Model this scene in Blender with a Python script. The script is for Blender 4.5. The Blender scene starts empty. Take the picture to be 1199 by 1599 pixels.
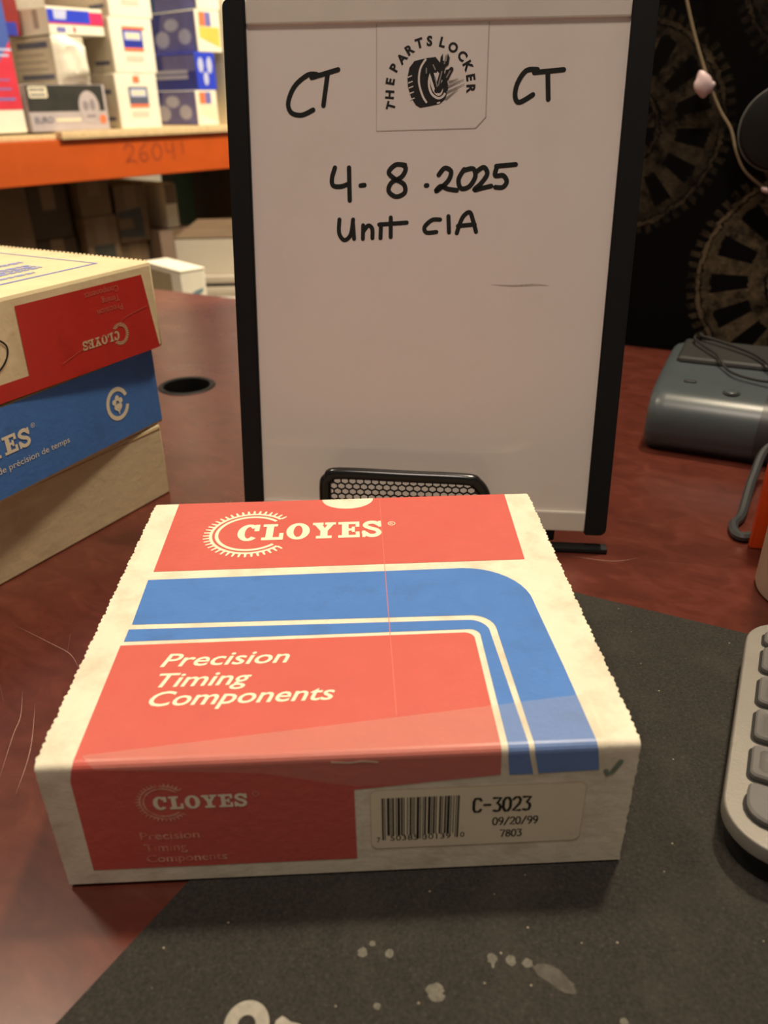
import bpy, bmesh, math, random
from mathutils import Vector, Matrix
from mathutils.geometry import tessellate_polygon
random.seed(7)
S = bpy.context.scene
COL = S.collection
R = math.radians

# ------------------------------------------------------------------ camera
cam_d = bpy.data.cameras.new('camera')
cam = bpy.data.objects.new('camera', cam_d); COL.objects.link(cam)
PITCH, YAW, ROLL = 0.4893, 0.0360, -0.0142
fwd = Vector((math.sin(YAW)*math.cos(PITCH), math.cos(YAW)*math.cos(PITCH), -math.sin(PITCH)))
rgt = Vector((math.cos(YAW), -math.sin(YAW), 0)); upv = rgt.cross(fwd)
r2 = math.cos(ROLL)*rgt + math.sin(ROLL)*upv; u2 = -math.sin(ROLL)*rgt + math.cos(ROLL)*upv
m = Matrix((r2, u2, -fwd)).transposed().to_4x4(); m.translation = Vector((.0098, -.2167, .2881))
cam.matrix_world = m
cam_d.sensor_fit = 'VERTICAL'; cam_d.sensor_height = 36; cam_d.lens = 1210.46/1599*36
cam_d.clip_start = .01
cam_d.dof.use_dof = True; cam_d.dof.focus_distance = .43; cam_d.dof.aperture_fstop = 27.25/3.0
S.camera = cam

# ------------------------------------------------------------------ world, lamps, exposure
w = bpy.data.worlds.new('world'); S.world = w; w.use_nodes = True
w.node_tree.nodes['Background'].inputs[0].default_value = (1.0, .80, .66, 1)
w.node_tree.nodes['Background'].inputs[1].default_value = .13
def area(name, loc, target, size, power, col):
    d = bpy.data.lights.new(name, 'AREA'); d.shape = 'DISK'; d.size = size; d.energy = power; d.color = col
    o = bpy.data.objects.new(name, d); COL.objects.link(o); o.location = loc
    o.rotation_euler = (Vector(target)-Vector(loc)).to_track_quat('-Z', 'Y').to_euler()
    return o
area('ceiling_lamp', (.55, .68, 2.1), (0, .1, 0), .16, 36, (1, .84, .61))
area('side_lamp', (-.95, .80, 2.1), (0, .1, 0), .22, 16, (1, .84, .62))
area('front_fill', (-.10, -.42, 2.3), (0, .25, .1), .5, 21, (1, .84, .71))  # added soft fill from the camera side to lift the board, no real fixture
area('rack_lamp', (.75, 1.45, 2.2), (-.5, 2.2, .3), .3, 108, (1, .86, .64))
S.view_settings.view_transform = 'Standard'; S.view_settings.look = 'None'
S.view_settings.exposure = 0; S.view_settings.gamma = 1; S.view_settings.use_curve_mapping = False

# ------------------------------------------------------------------ materials
def nodes(name):
    mt = bpy.data.materials.new(name); mt.use_nodes = True
    nt = mt.node_tree
    return mt, nt, nt.nodes['Principled BSDF']
def ramp(nt, fac, stops):
    n = nt.nodes.new('ShaderNodeValToRGB'); nt.links.new(fac, n.inputs[0])
    e = n.color_ramp.elements
    while len(e) < len(stops): e.new(.5)
    for k, (p, c) in enumerate(stops): e[k].position = p; e[k].color = (*c, 1)
    return n.outputs[0]
def noise(nt, scale, detail=4, rough=.6, stretch=None, dist=0):
    tc = nt.nodes.new('ShaderNodeTexCoord'); n = nt.nodes.new('ShaderNodeTexNoise')
    n.inputs['Scale'].default_value = scale; n.inputs['Detail'].default_value = detail
    n.inputs['Roughness'].default_value = rough; n.inputs['Distortion'].default_value = dist
    src = tc.outputs['Object']
    if stretch:
        mp = nt.nodes.new('ShaderNodeMapping'); mp.inputs['Scale'].default_value = stretch
        nt.links.new(src, mp.inputs[0]); src = mp.outputs[0]
    nt.links.new(src, n.inputs['Vector'])
    return n.outputs['Fac']
def mat(name, col, rough=.5, var=.06, scale=60, bump=0, bscale=300, spec=.5, metal=0, dirt=None, dscale=25, dlo=.55, dhi=.8, stretch=None, coat=0):
    mt, nt, b = nodes(name)
    lo = tuple(max(0, c*(1-var)) for c in col); hi = tuple(min(1, c*(1+var)) for c in col)
    out = ramp(nt, noise(nt, scale, stretch=stretch), [(.3, lo), (.7, hi)])
    if dirt:
        f = nt.nodes.new('ShaderNodeMapRange'); nt.links.new(noise(nt, dscale, 6, .65), f.inputs[0])
        f.inputs[1].default_value = dlo; f.inputs[2].default_value = dhi
        mx = nt.nodes.new('ShaderNodeMix'); mx.data_type = 'RGBA'
        nt.links.new(f.outputs[0], mx.inputs[0]); nt.links.new(out, mx.inputs[6]); mx.inputs[7].default_value = (*dirt, 1)
        out = mx.outputs[2]
    nt.links.new(out, b.inputs['Base Color'])
    b.inputs['Roughness'].default_value = rough; b.inputs['Metallic'].default_value = metal
    b.inputs['Specular IOR Level'].default_value = spec; b.inputs['Coat Weight'].default_value = coat
    if bump:
        bp = nt.nodes.new('ShaderNodeBump'); bp.inputs['Strength'].default_value = bump; bp.inputs['Distance'].default_value = .001
        nt.links.new(noise(nt, bscale, 3), bp.inputs['Height']); nt.links.new(bp.outputs[0], b.inputs['Normal'])
    return mt
CREAM = mat('cream card', (.80, .735, .575), .6, .05, 40, .25, 180, .3, dirt=(.44, .37, .25), dscale=46, dlo=.46, dhi=.95)
KRAFT = mat('kraft card', (.62, .50, .30), .7, .08, 50, .3, 150, .25, stretch=(1, 1, 8))
STACKCREAM = mat('aged cream card', (.66, .55, .35), .65, .07, 40, .3, 150, .3, dirt=(.40, .30, .18), dscale=20, dlo=.55, dhi=.95, stretch=(1, 1, 4))
WARMCREAM = mat('warm cream card', (.80, .68, .42), .6, .06, 40, .3, 160, .3, dirt=(.50, .38, .2), dscale=22, dlo=.55, dhi=.95)
RED = mat('coral red print', (.60, .118, .092), .42, .05, 60, .25, 220, .4, dirt=(.55, .09, .07), dscale=30, dlo=.5, dhi=.9)
DEEPRED = mat('deep red print', (.55, .035, .025), .35, .08, 30, .2, 160, .5, dirt=(.36, .02, .015), dscale=30)
BLUE = mat('blue print', (.07, .205, .56), .42, .05, 60, .25, 220, .4, dirt=(.06, .16, .42), dscale=40)
BLUELINE = mat('blue ink', (.17, .24, .62), .5)
PRINT = mat('cream lettering', (.86, .80, .60), .5, .04, 80)
FADED = mat('worn lettering', (.80, .42, .30), .55, .2, 300, dirt=(.74, .17, .12), dscale=160, dlo=.42, dhi=.6)
BLACKINK = mat('black ink', (.012, .011, .010), .5)
MARKER = mat('black marker', (.016, .017, .015), .35, .3, 400)
PAPER = mat('label paper', (.80, .72, .53), .45, .03, 60, dirt=(.5, .4, .25), dscale=70, dlo=.6, dhi=.9)
GREENINK = mat('faded green ink', (.20, .25, .19), .6, .3, 300)
BOARDWHITE = mat('glossy white board', (.88, .81, .74), .08, .015, 12, spec=.5, dirt=(.82, .74, .66), dscale=9)
SILVER = mat('satin silver', (.78, .72, .63), .38, .04, 30, metal=.1)
BLACKPL = mat('black plastic', (.008, .008, .008), .5, .1, 90, spec=.3)
BLACKGL = mat('black gloss lacquer', (.006, .006, .006), .22, .1, 90)
RUBBER = mat('black rubber', (.006, .006, .006), .7)
CLEAR = mat('sticker film', (.87, .80, .73), .10, .02, 30)
FILMEDGE = mat('sticker film edge', (.52, .45, .39), .3)
GREYINK = mat('grey ink', (.30, .27, .24), .5)
GUN = mat('blue grey plastic', (.058, .072, .078), .33, .04, 60, .05, 900)
DARKGREY = mat('dark grey plastic', (.035, .038, .04), .4, .05, 60)
ORANGE = mat('orange paint', (.50, .082, .009), .42, .07, 12, .1, 60, dirt=(.36, .055, .007), dscale=9, dlo=.55, dhi=.8)
ORANGEBOX = mat('orange card', (.75, .075, .008), .5)
CHIP = mat('particle board', (.68, .50, .27), .75, .15, 140, .3, 200, dirt=(.45, .30, .14), dscale=60)
GREEN = mat('green rack paint', (.02, .05, .035), .5, .1, 30)
TAN = mat('tan tumbler', (.56, .47, .36), .38, .05, 60, metal=.2)
ALU = mat('brushed alloy', (.27, .253, .225), .46, .05, 40, .1, 900, metal=.4, dirt=(.20, .185, .16), dscale=45, dlo=.62, dhi=.75)
KEYGREY = mat('grey key plastic', (.135, .13, .125), .4, .05, 60)
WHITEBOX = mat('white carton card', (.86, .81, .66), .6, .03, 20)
GREYSIDE = mat('greyish card and side shade', (.60, .53, .40), .6, .05, 20)  # tan card; also paints the shade on the white cartons' left sides
NAVY = mat('navy print', (.025, .04, .36), .45, .08, 15)
ROYAL = mat('royal blue print', (.03, .06, .62), .4, .06, 15)
LILAC = mat('lilac print', (.17, .17, .46), .5, .12, 25)
PALEBLUE = mat('pale blue print', (.52, .56, .80), .5)
TEAL = mat('teal print', (.02, .12, .38), .5, .4, 18)
CRIMSON = mat('crimson print', (.66, .04, .07), .45, .1, 15)
PINKRED = mat('magenta red print', (.58, .03, .13), .45, .1, 15)
MAROON = mat('maroon print', (.22, .015, .015), .5)
YELLOW = mat('yellow print', (.80, .55, .10), .5, .15, 15)
ORPRINT = mat('orange print', (.85, .20, .08), .5)
SLATE = mat('slate print', (.10, .11, .17), .5, .2, 40)
CHAR = mat('charcoal print', (.035, .035, .03), .5, .3, 20)
GREYLAV = mat('lavender grey print', (.48, .42, .42), .5, .08, 20)
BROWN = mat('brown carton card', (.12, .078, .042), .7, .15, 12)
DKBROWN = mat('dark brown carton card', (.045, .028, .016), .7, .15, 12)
DULLTAPE = mat('dull carton tape', (.15, .10, .055), .5)
PALE = mat('pale grey carton card', (.50, .45, .36), .6, .04, 12)
TABLEG = mat('grey laminate', (.42, .38, .34), .4, .05, 12)
PINKBULB = mat('pearly bulb plastic', (.85, .66, .66), .35, .05, 80)
WIRE = mat('bronze wire', (.26, .20, .12), .45, .1, 200)
GREYWIRE = mat('grey rim metal', (.16, .16, .15), .4)
COPPER = mat('cut corrugated edge', (.48, .33, .17), .8, .2, 300)
STEEL = mat('bright steel', (.55, .52, .48), .25, metal=.9)
WALLM = mat('wall paint', (.62, .56, .46), .8)
CONCRETE = mat('concrete', (.22, .2, .18), .8, .15, 6)

def tape_mat():
    mt, nt, b = nodes('clear packing tape')
    b.inputs['Base Color'].default_value = (.80, .74, .60, 1); b.inputs['Roughness'].default_value = .25
    tr = nt.nodes.new('ShaderNodeBsdfTransparent'); mx = nt.nodes.new('ShaderNodeMixShader')
    mx.inputs[0].default_value = .13
    nt.links.new(tr.outputs[0], mx.inputs[1]); nt.links.new(b.outputs[0], mx.inputs[2])
    nt.links.new(mx.outputs[0], nt.nodes['Material Output'].inputs[0])
    return mt
TAPE = tape_mat()

def desk_mat_fn():
    mt, nt, b = nodes('mahogany laminate')
    c = ramp(nt, noise(nt, 34, 8, .68, (1, 1.7, 1), .8), [(.25, (.060, .014, .010)), (.5, (.095, .022, .014)), (.75, (.135, .036, .023))])
    f2 = nt.nodes.new('ShaderNodeMapRange'); nt.links.new(noise(nt, 140, 6, .7), f2.inputs[0]); f2.inputs[1].default_value = .64; f2.inputs[2].default_value = .8
    f2.inputs[4].default_value = .35
    mx = nt.nodes.new('ShaderNodeMix'); mx.data_type = 'RGBA'
    nt.links.new(f2.outputs[0], mx.inputs[0]); nt.links.new(c, mx.inputs[6]); mx.inputs[7].default_value = (.22, .10, .075, 1)
    nt.links.new(mx.outputs[2], b.inputs['Base Color'])
    rr = nt.nodes.new('ShaderNodeMapRange'); nt.links.new(noise(nt, 14, 5), rr.inputs[0])
    rr.inputs[3].default_value = .22; rr.inputs[4].default_value = .36
    nt.links.new(rr.outputs[0], b.inputs['Roughness'])
    return mt
DESK = desk_mat_fn()
SCRATCH = mat('scratched laminate', (.24, .13, .10), .5, .3, 400)

def mat_mat_fn():
    mt, nt, b = nodes('black desk mat cloth')
    c = ramp(nt, noise(nt, 700, 3, .7), [(.3, (.016, .015, .012)), (.62, (.034, .031, .026)), (.8, (.07, .063, .05))])
    v = nt.nodes.new('ShaderNodeTexVoronoi'); v.inputs['Scale'].default_value = 95
    tc = nt.nodes.new('ShaderNodeTexCoord'); nt.links.new(tc.outputs['Object'], v.inputs['Vector'])
    lt = nt.nodes.new('ShaderNodeMath'); lt.operation = 'LESS_THAN'; nt.links.new(v.outputs['Distance'], lt.inputs[0]); lt.inputs[1].default_value = .045
    mx = nt.nodes.new('ShaderNodeMix'); mx.data_type = 'RGBA'
    nt.links.new(lt.outputs[0], mx.inputs[0]); nt.links.new(c, mx.inputs[6]); mx.inputs[7].default_value = (.24, .21, .16, 1)
    f2 = nt.nodes.new('ShaderNodeMapRange'); nt.links.new(noise(nt, 22, 5, .6), f2.inputs[0]); f2.inputs[1].default_value = .5; f2.inputs[2].default_value = .85; f2.inputs[4].default_value = .4
    m2 = nt.nodes.new('ShaderNodeMix'); m2.data_type = 'RGBA'
    nt.links.new(f2.outputs[0], m2.inputs[0]); nt.links.new(mx.outputs[2], m2.inputs[6]); m2.inputs[7].default_value = (.07, .065, .052, 1)
    nt.links.new(m2.outputs[2], b.inputs['Base Color'])
    b.inputs['Roughness'].default_value = .85; b.inputs['Specular IOR Level'].default_value = .25
    bp = nt.nodes.new('ShaderNodeBump'); bp.inputs['Strength'].default_value = .3; bp.inputs['Distance'].default_value = .0004
    nt.links.new(noise(nt, 900, 2), bp.inputs['Height']); nt.links.new(bp.outputs[0], b.inputs['Normal'])
    return mt
MATCLOTH = mat_mat_fn()
MATPRINT = mat('pale grey mat print', (.30, .28, .23), .8, .15, 300)
STAIN = mat('dried grey drip', (.12, .112, .088), .8, .3, 500)
SMEAR = mat('dusty smear', (.068, .062, .050), .85, .3, 300)

def gear_mat(gears):
    mt, nt, b = nodes('black tapestry with printed gears')
    def mth(op, a, c=None, clamp=False):
        n = nt.nodes.new('ShaderNodeMath'); n.operation = op; n.use_clamp = clamp
        for k, v in enumerate((a, c)):
            if v is None: continue
            if isinstance(v, (int, float)): n.inputs[k].default_value = v
            else: nt.links.new(v, n.inputs[k])
        return n.outputs[0]
    tc = nt.nodes.new('ShaderNodeTexCoord'); sp = nt.nodes.new('ShaderNodeSeparateXYZ')
    nt.links.new(tc.outputs['Object'], sp.inputs[0])
    fz = noise(nt, 120, 5, .7); fz2 = noise(nt, 45, 6, .75)
    wob = mth('MULTIPLY', mth('SUBTRACT', fz, .5), .016)
    total = None
    def band(r, lo, hi): return mth('MULTIPLY', mth('GREATER_THAN', r, lo), mth('LESS_THAN', r, hi))
    for cx, cz, rad, teeth, spokes, bright in gears:
        dx = mth('SUBTRACT', sp.outputs[0], cx); dz = mth('SUBTRACT', sp.outputs[2], cz)
        r = mth('ADD', mth('SQRT', mth('ADD', mth('MULTIPLY', dx, dx), mth('MULTIPLY', dz, dz))), wob)
        r = mth('DIVIDE', r, rad)
        th = mth('ARCTAN2', dz, dx)
        tooth = mth('MULTIPLY', mth('GREATER_THAN', mth('SINE', mth('MULTIPLY', th, teeth)), -.1), .5)
        rim = mth('MULTIPLY', band(r, .93, 1.0), tooth)
        line = mth('MULTIPLY', band(r, .885, .92), 1.3)
        ring = mth('MULTIPLY', band(r, .80, .87), .7)
        sw = mth('MULTIPLY', mth('GREATER_THAN', mth('SINE', mth('MULTIPLY', th, spokes)), .05), band(r, .5, .8))
        hub = mth('MULTIPLY', band(r, .36, .5), .8); hl = band(r, .31, .34)
        inn = mth('MULTIPLY', mth('GREATER_THAN', mth('SINE', mth('MULTIPLY', th, 6)), 0.2), band(r, 0, .3))
        t = rim
        for q in (line, ring, sw, hub, hl, inn): t = mth('ADD', t, q)
        t = mth('MULTIPLY', t, bright)
        total = t if total is None else mth('MAXIMUM', total, t)
    mask = mth('MULTIPLY', total, mth('MULTIPLY', mth('SUBTRACT', fz2, .36, True), 4.0), True)
    mx = nt.nodes.new('ShaderNodeMix'); mx.data_type = 'RGBA'
    nt.links.new(mask, mx.inputs[0]); mx.inputs[6].default_value = (.0045, .004, .0036, 1); mx.inputs[7].default_value = (.13, .10, .06, 1)
    nt.links.new(mx.outputs[2], b.inputs['Base Color']); b.inputs['Roughness'].default_value = .95
    b.inputs['Specular IOR Level'].default_value = .05
    return mt

# ------------------------------------------------------------------ object helpers
def setp(o, label=None, cat=None, group=None, kind=None):
    if label: o['label'] = label
    if cat: o['category'] = cat
    if group: o['group'] = group
    if kind: o['kind'] = kind
    return o
def thing(name, label, cat, loc=(0, 0, 0), rz=0, group=None):
    o = bpy.data.objects.new(name, None); COL.objects.link(o); o.empty_display_size = .02
    o.location = loc; o.rotation_euler = (0, 0, rz)
    return setp(o, label, cat, group)
def link(name, bm, mt, parent=None, smooth=False, label=None, kind=None):
    bm.normal_update()
    if any(e.is_boundary for e in bm.edges):           # flat print and open sheets: turn every face outwards
        ref = Vector((-.5, -1, 1))
        for f in bm.faces:
            if f.normal.dot(ref) < 0: f.normal_flip()
    me = bpy.data.meshes.new(name); bm.to_mesh(me); bm.free()
    for x in (mt if isinstance(mt, (list, tuple)) else [mt]): me.materials.append(x)
    if smooth:
        try: me.set_sharp_from_angle(angle=R(40))
        except Exception: pass
        tot = sum(p.area for p in me.polygons)      # big flat faces stay flat, only the rounded edges are smooth
        me.polygons.foreach_set('use_smooth', [not (p.area > .04*tot and max(abs(c) for c in p.normal) > .9999) for p in me.polygons])
    o = bpy.data.objects.new(name, me); COL.objects.link(o)
    if parent: o.parent = parent
    return setp(o, label, kind=kind)
def bx(bm, lo, hi, bev=0, seg=2, M=None):
    r = bmesh.ops.create_cube(bm, size=1); vs = r['verts']
    for v in vs: v.co = Vector([lo[k] + (v.co[k]+.5)*(hi[k]-lo[k]) for k in range(3)])
    if bev:
        es = list({e for v in vs for e in v.link_edges})
        q = bmesh.ops.bevel(bm, geom=es, offset=bev, segments=seg, profile=.5, affect='EDGES')
        vs = q['verts'] + [v for v in vs if v.is_valid]
    if M is not None:
        for v in set(v for v in vs if v.is_valid): v.co = M @ v.co
    return bm
def box(name, lo, hi, mt, parent=None, bev=0, label=None, kind=None, seg=2):
    return link(name, bx(bmesh.new(), lo, hi, bev, seg), mt, parent, bev > 0, label, kind)
def tube(bm, pts, rad, n=8, closed=False, cap=True):
    pts = [Vector(p) for p in pts]; rings = []; N = len(pts)
    ref = None
    for i, p in enumerate(pts):
        a = pts[(i-1) % N] if (closed or i > 0) else p; c = pts[(i+1) % N] if (closed or i < N-1) else p
        t = (c-a).normalized()
        if ref is None:
            ref = t.orthogonal().normalized()
        ref = (ref - t*ref.dot(t)).normalized(); bi = t.cross(ref)
        rr = rad[i] if isinstance(rad, (list, tuple)) else rad
        rings.append([bm.verts.new(p + rr*(math.cos(2*math.pi*k/n)*ref + math.sin(2*math.pi*k/n)*bi)) for k in range(n)])
    for i in range(N if closed else N-1):
        A, B = rings[i], rings[(i+1) % N]
        for k in range(n): bm.faces.new((A[k], A[(k+1) % n], B[(k+1) % n], B[k]))
    if cap and not closed:
        bm.faces.new(list(reversed(rings[0]))); bm.faces.new(rings[-1])
    return bm
def lathe(bm, prof, n=40, c=(0, 0, 0), axis='z'):
    rings = []
    for r, z in prof:
        ring = []
        for k in range(n):
            a = 2*math.pi*k/n
            p = (r*math.cos(a), r*math.sin(a), z) if axis == 'z' else (r*math.cos(a), -z, r*math.sin(a))
            ring.append(bm.verts.new(Vector(c)+Vector(p)))
        rings.append(ring)
    for A, B in zip(rings, rings[1:]):
        for k in range(n): bm.faces.new((A[k], A[(k+1) % n], B[(k+1) % n], B[k]))
    bm.faces.new(list(reversed(rings[0]))); bm.faces.new(rings[-1])
    return bm
def spline(pts, sub=8):
    P = [Vector(p) for p in pts]; out = []
    for i in range(len(P)-1):
        a, b, c, d = P[max(i-1, 0)], P[i], P[i+1], P[min(i+2, len(P)-1)]
        for k in range(sub):
            t = k/sub
            out.append(.5*((2*b)+(c-a)*t+(2*a-5*b+4*c-d)*t*t+(3*b-a-3*c+d)*t**3))
    out.append(P[-1]); return out

# ---- flat print: 2-D polygons laid on a surface through a mapping (u, v) -> 3-D
def tess(poly):
    return tessellate_polygon([[Vector((p[0], p[1], 0)) for p in poly]])
_lift = [0]
def lifted(fmap):
    _lift[0] = (_lift[0]+1) % 14; k = (_lift[0]+1)*3e-6
    def g(u, v):
        p = fmap(u, v); n = (fmap(u+1e-4, v)-p).cross(fmap(u, v+1e-4)-p)
        return p + n.normalized()*k if n.length > 0 else p
    return g
def add_poly(bm, poly, fmap):
    fmap = lifted(fmap)
    vs = [bm.verts.new(fmap(p[0], p[1])) for p in poly]
    for t in tess(poly):
        try: bm.faces.new([vs[i] for i in t])
        except ValueError: pass
def clip(poly, lo, hi):
    for sgn, lim in ((1, lo), (-1, -hi)):
        out = []
        for i in range(len(poly)):
            a, b = poly[i-1], poly[i]; fa, fb = sgn*a[1]-lim, sgn*b[1]-lim
            if (fa >= 0) != (fb >= 0):
                t = fa/(fa-fb); out.append((a[0]+t*(b[0]-a[0]), lim*sgn))
            if fb >= 0: out.append(b)
        poly = out
        if not poly: return []
    return poly
def stroke(bm, pts, width, fmap, caps=True, sub=6, smooth=True):
    base_map = fmap; fmap = lifted(base_map)
    P = spline([(p[0], p[1], 0) for p in pts], sub) if (smooth and len(pts) > 2) else [Vector((p[0], p[1], 0)) for p in pts]
    n = len(P); L = []; Rr = []
    for i, p in enumerate(P):
        t = (P[min(i+1, n-1)]-P[max(i-1, 0)])
        t = t.normalized() if t.length > 1e-9 else Vector((1, 0, 0))
        nn = Vector((-t.y, t.x, 0)); ww = (width(i/(n-1)) if callable(width) else width)/2
        L.append(p+nn*ww); Rr.append(p-nn*ww)
    l = [bm.verts.new(fmap(v.x, v.y)) for v in L]; r = [bm.verts.new(fmap(v.x, v.y)) for v in Rr]
    for i in range(n-1): bm.faces.new((r[i], r[i+1], l[i+1], l[i]))
    if caps:
        for e in (0, -1):
            p = P[e]; ww = (width(0 if e == 0 else 1) if callable(width) else width)/2
            fmap = lifted(base_map)
            c = [bm.verts.new(fmap(p.x+ww*math.cos(2*math.pi*k/10), p.y+ww*math.sin(2*math.pi*k/10))) for k in range(10)]
            bm.faces.new(c)
_tcache = {}
def text2d(s, bold=0, shear=0, mono=False):
    key = (s, bold, shear, mono)
    if key in _tcache: return _tcache[key]
    cu = bpy.data.curves.new('text', 'FONT'); cu.body = s; cu.size = 1; cu.offset = bold; cu.shear = shear
    cu.fill_mode = 'FRONT'; cu.resolution_u = 3
    o = bpy.data.objects.new('text', cu); COL.objects.link(o)
    bpy.context.view_layer.update()
    me = bpy.data.meshes.new_from_object(o.evaluated_get(bpy.context.evaluated_depsgraph_get()))
    vs = [(v.co.x, v.co.y) for v in me.vertices]; fs = [tuple(p.vertices) for p in me.polygons]
    bpy.data.objects.remove(o); bpy.data.curves.remove(cu); bpy.data.meshes.remove(me)
    _tcache[key] = (vs, fs); return vs, fs
def add_text(bm, s, x0, x1, base, cap, fmap, bold=0, shear=0, rot=0):
    vs, fs = text2d(s, bold, shear)
    hx = text2d('H', 0, 0)[0]; hcap = max(v[1] for v in hx)
    a = min(v[0] for v in vs); b = max(v[0] for v in vs); sx = (x1-x0)/(b-a); sy = cap/hcap
    out = []
    for x, y in vs:
        out.append(bm.verts.new(fmap(x0+(x-a)*sx, base+y*sy)))
    for f in fs:
        try: bm.faces.new([out[i] for i in f])
        except ValueError: pass
def add_glyph(bm, s, cx, cy, cap, ang, fmap, bold=0):
    vs, fs = text2d(s, bold, 0); hx = text2d('H', 0, 0)[0]; hcap = max(v[1] for v in hx); k = cap/hcap
    mx = (min(v[0] for v in vs)+max(v[0] for v in vs))/2; c, sn = math.cos(ang), math.sin(ang)
    out = []
    for x, y in vs:
        x, y = (x-mx)*k, (y-hcap/2)*k
        out.append(bm.verts.new(fmap(cx+x*c-y*sn, cy+x*sn+y*c)))
    for f in fs:
        try: bm.faces.new([out[i] for i in f])
        except ValueError: pass

# slab-serif capitals, unit height 1; each letter given as polygons/strokes
def slab_word(bm, x0, x1, base, cap, fmap):
    adv = {'C': .95, 'L': .92, 'O': 1.0, 'Y': 1.0, 'E': .92, 'S': .86}
    total = sum(adv[c] for c in 'CLOYES'); k = (x1-x0)/total; x = x0
    for c in 'CLOYES':
        W = adv[c]-.10
        def f(u, v, x=x): return fmap(x+(u+.05)*k, base+v*cap)
        def rc(a, b, c2, d): add_poly(bm, [(a, b), (c2, b), (c2, d), (a, d)], f)
        if c in 'CO':
            a0, a1 = (R(40), R(318)) if c == 'C' else (0, 2*math.pi)
            prev = None
            for i in range(33):
                a = a0+(a1-a0)*i/32
                po = f(W/2+W/2*math.cos(a), .5+.52*math.sin(a)); pi = f(W/2+(W/2-.27)*math.cos(a)*.95, .5+.36*math.sin(a))
                cur = (bm.verts.new(po), bm.verts.new(pi))
                if prev: bm.faces.new((prev[0], cur[0], cur[1], prev[1]))
                prev = cur
            if c == 'C': rc(W-.22, .58, W-.03, .99)
        elif c == 'L':
            rc(.14, 0, .42, 1); rc(0, 0, W, .17); rc(0, .84, .56, 1); rc(W-.16, 0, W, .42)
        elif c == 'E':
            rc(.14, 0, .40, 1); rc(0, 0, W, .16); rc(0, .84, W, 1); rc(.3, .43, W-.2, .57)
            rc(W-.15, 0, W, .36); rc(W-.15, .66, W, 1); rc(W-.3, .33, W-.18, .67)
        elif c == 'Y':
            rc(W/2-.14, 0, W/2+.14, .5); rc(W/2-.3, 0, W/2+.3, .16); rc(0, .85, .42, 1); rc(W-.42, .85, W, 1)
            add_poly(bm, [(.06, .9), (.36, .9), (W/2+.12, .42), (W/2-.12, .42)], f)
            add_poly(bm, [(W-.3, .9), (W-.06, .9), (W/2+.12, .42), (W/2-.08, .42)], f)
        else:
            stroke(bm, [(W*.88, .76), (W*.62, .92), (W*.3, .89), (W*.17, .72), (W*.4, .56), (W*.72, .44), (W*.84, .26), (W*.66, .10), (W*.35, .10), (W*.1, .28)], .2, f)
            rc(W*.83, .62, W*.98, 1.0); rc(0, 0, W*.16, .4)
        x += adv[c]*k
def gear_arc(bm, cx, cy, rx, ry, fmap, teeth=34, a0=42, a1=318, two=True):
    def arc(s0, s1):
        prev = None
        for i in range(61):
            a = R(a0+(a1-a0)*i/60)
            cur = [bm.verts.new(fmap(cx+rx*s*math.cos(a), cy+ry*s*math.sin(a))) for s in (s0, s1)]
            if prev: bm.faces.new((prev[0], cur[0], cur[1], prev[1]))
            prev = cur
    arc(.87, .94)
    if two: arc(.73, .81)
    for i in range(teeth):
        a = R(a0+(a1-a0)*i/(teeth-1)); da = R((a1-a0)/(teeth-1)*.26)
        add_poly(bm, [(cx+rx*s*math.cos(a+t), cy+ry*s*math.sin(a+t)) for s, t in ((.92, -da), (1.08, -da*.55), (1.08, da*.55), (.92, da))], fmap)

# ------------------------------------------------------------------ setting
box('floor', (-4, -3, -.80), (4, 5, -.75), CONCRETE, kind='structure')
RU = R(47.57); Urack = Vector((math.cos(RU), math.sin(RU), 0)); Vrack = Vector((-math.sin(RU), math.cos(RU), 0)); ORACK = Vector((-.8484, 1.9107, 0))
wb = box('wall_back', (-3.2, 0, 0), (3.2, .06, 3.0), WALLM, kind='structure')
wb.location = ORACK + Vrack*1.25 + Vector((0, 0, -.75)); wb.rotation_euler = (0, 0, RU)
DY = R(-30.5); ec = Vector((math.cos(DY), math.sin(DY), 0)); nc = Vector((-math.sin(DY), math.cos(DY), 0))
CA = Vector((-.2273, 1.1153, 0))
wr = box('wall_right', (.2, .10, 0), (2.6, .16, 3.0), WALLM, kind='structure')
wr.location = CA + Vector((0, 0, -.75)); wr.rotation_euler = (0, 0, DY)

# ------------------------------------------------------------------ desk (local x along back edge, y to the back, back edge at y = 0)
desk = thing('desk', 'mahogany red laminate desk with a round cable hole and scratched top', 'desk', (CA.x, CA.y, -.75), DY)
def to_desk(x, y):
    d = Vector((x, y, 0))-CA; return d.dot(ec), d.dot(nc)
hx, hy = to_desk(-.1838, .647); HR = .030
def desk_top():
    bm = bmesh.new(); x0, x1, y0, y1 = -.55, 1.35, -1.18, 0.
    N = 48
    for z in (.75, .72):
        o = [bm.verts.new((x, y, z)) for x, y in ((x0, y0), (x1, y0), (x1, y1), (x0, y1))]
        c = [bm.verts.new((hx+HR*math.cos(2*math.pi*k/N), hy+HR*math.sin(2*math.pi*k/N), z)) for k in range(N)]
        es = [bm.edges.new((o[i], o[(i+1) % 4])) for i in range(4)] + [bm.edges.new((c[i], c[(i+1) % N])) for i in range(N)]
        bmesh.ops.triangle_fill(bm, use_beauty=True, edges=es)
        if z == .75: O, C = o, c
        else:
            for A, B in ((O, o), (C, c)):
                for i in range(len(A)): bm.faces.new((A[i], A[(i+1) % len(A)], B[(i+1) % len(A)], B[i]))
    bmesh.ops.recalc_face_normals(bm, faces=bm.faces)
    return bm
link('desktop', desk_top(), DESK, desk)
gb = bmesh.new(); N = 48
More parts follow.
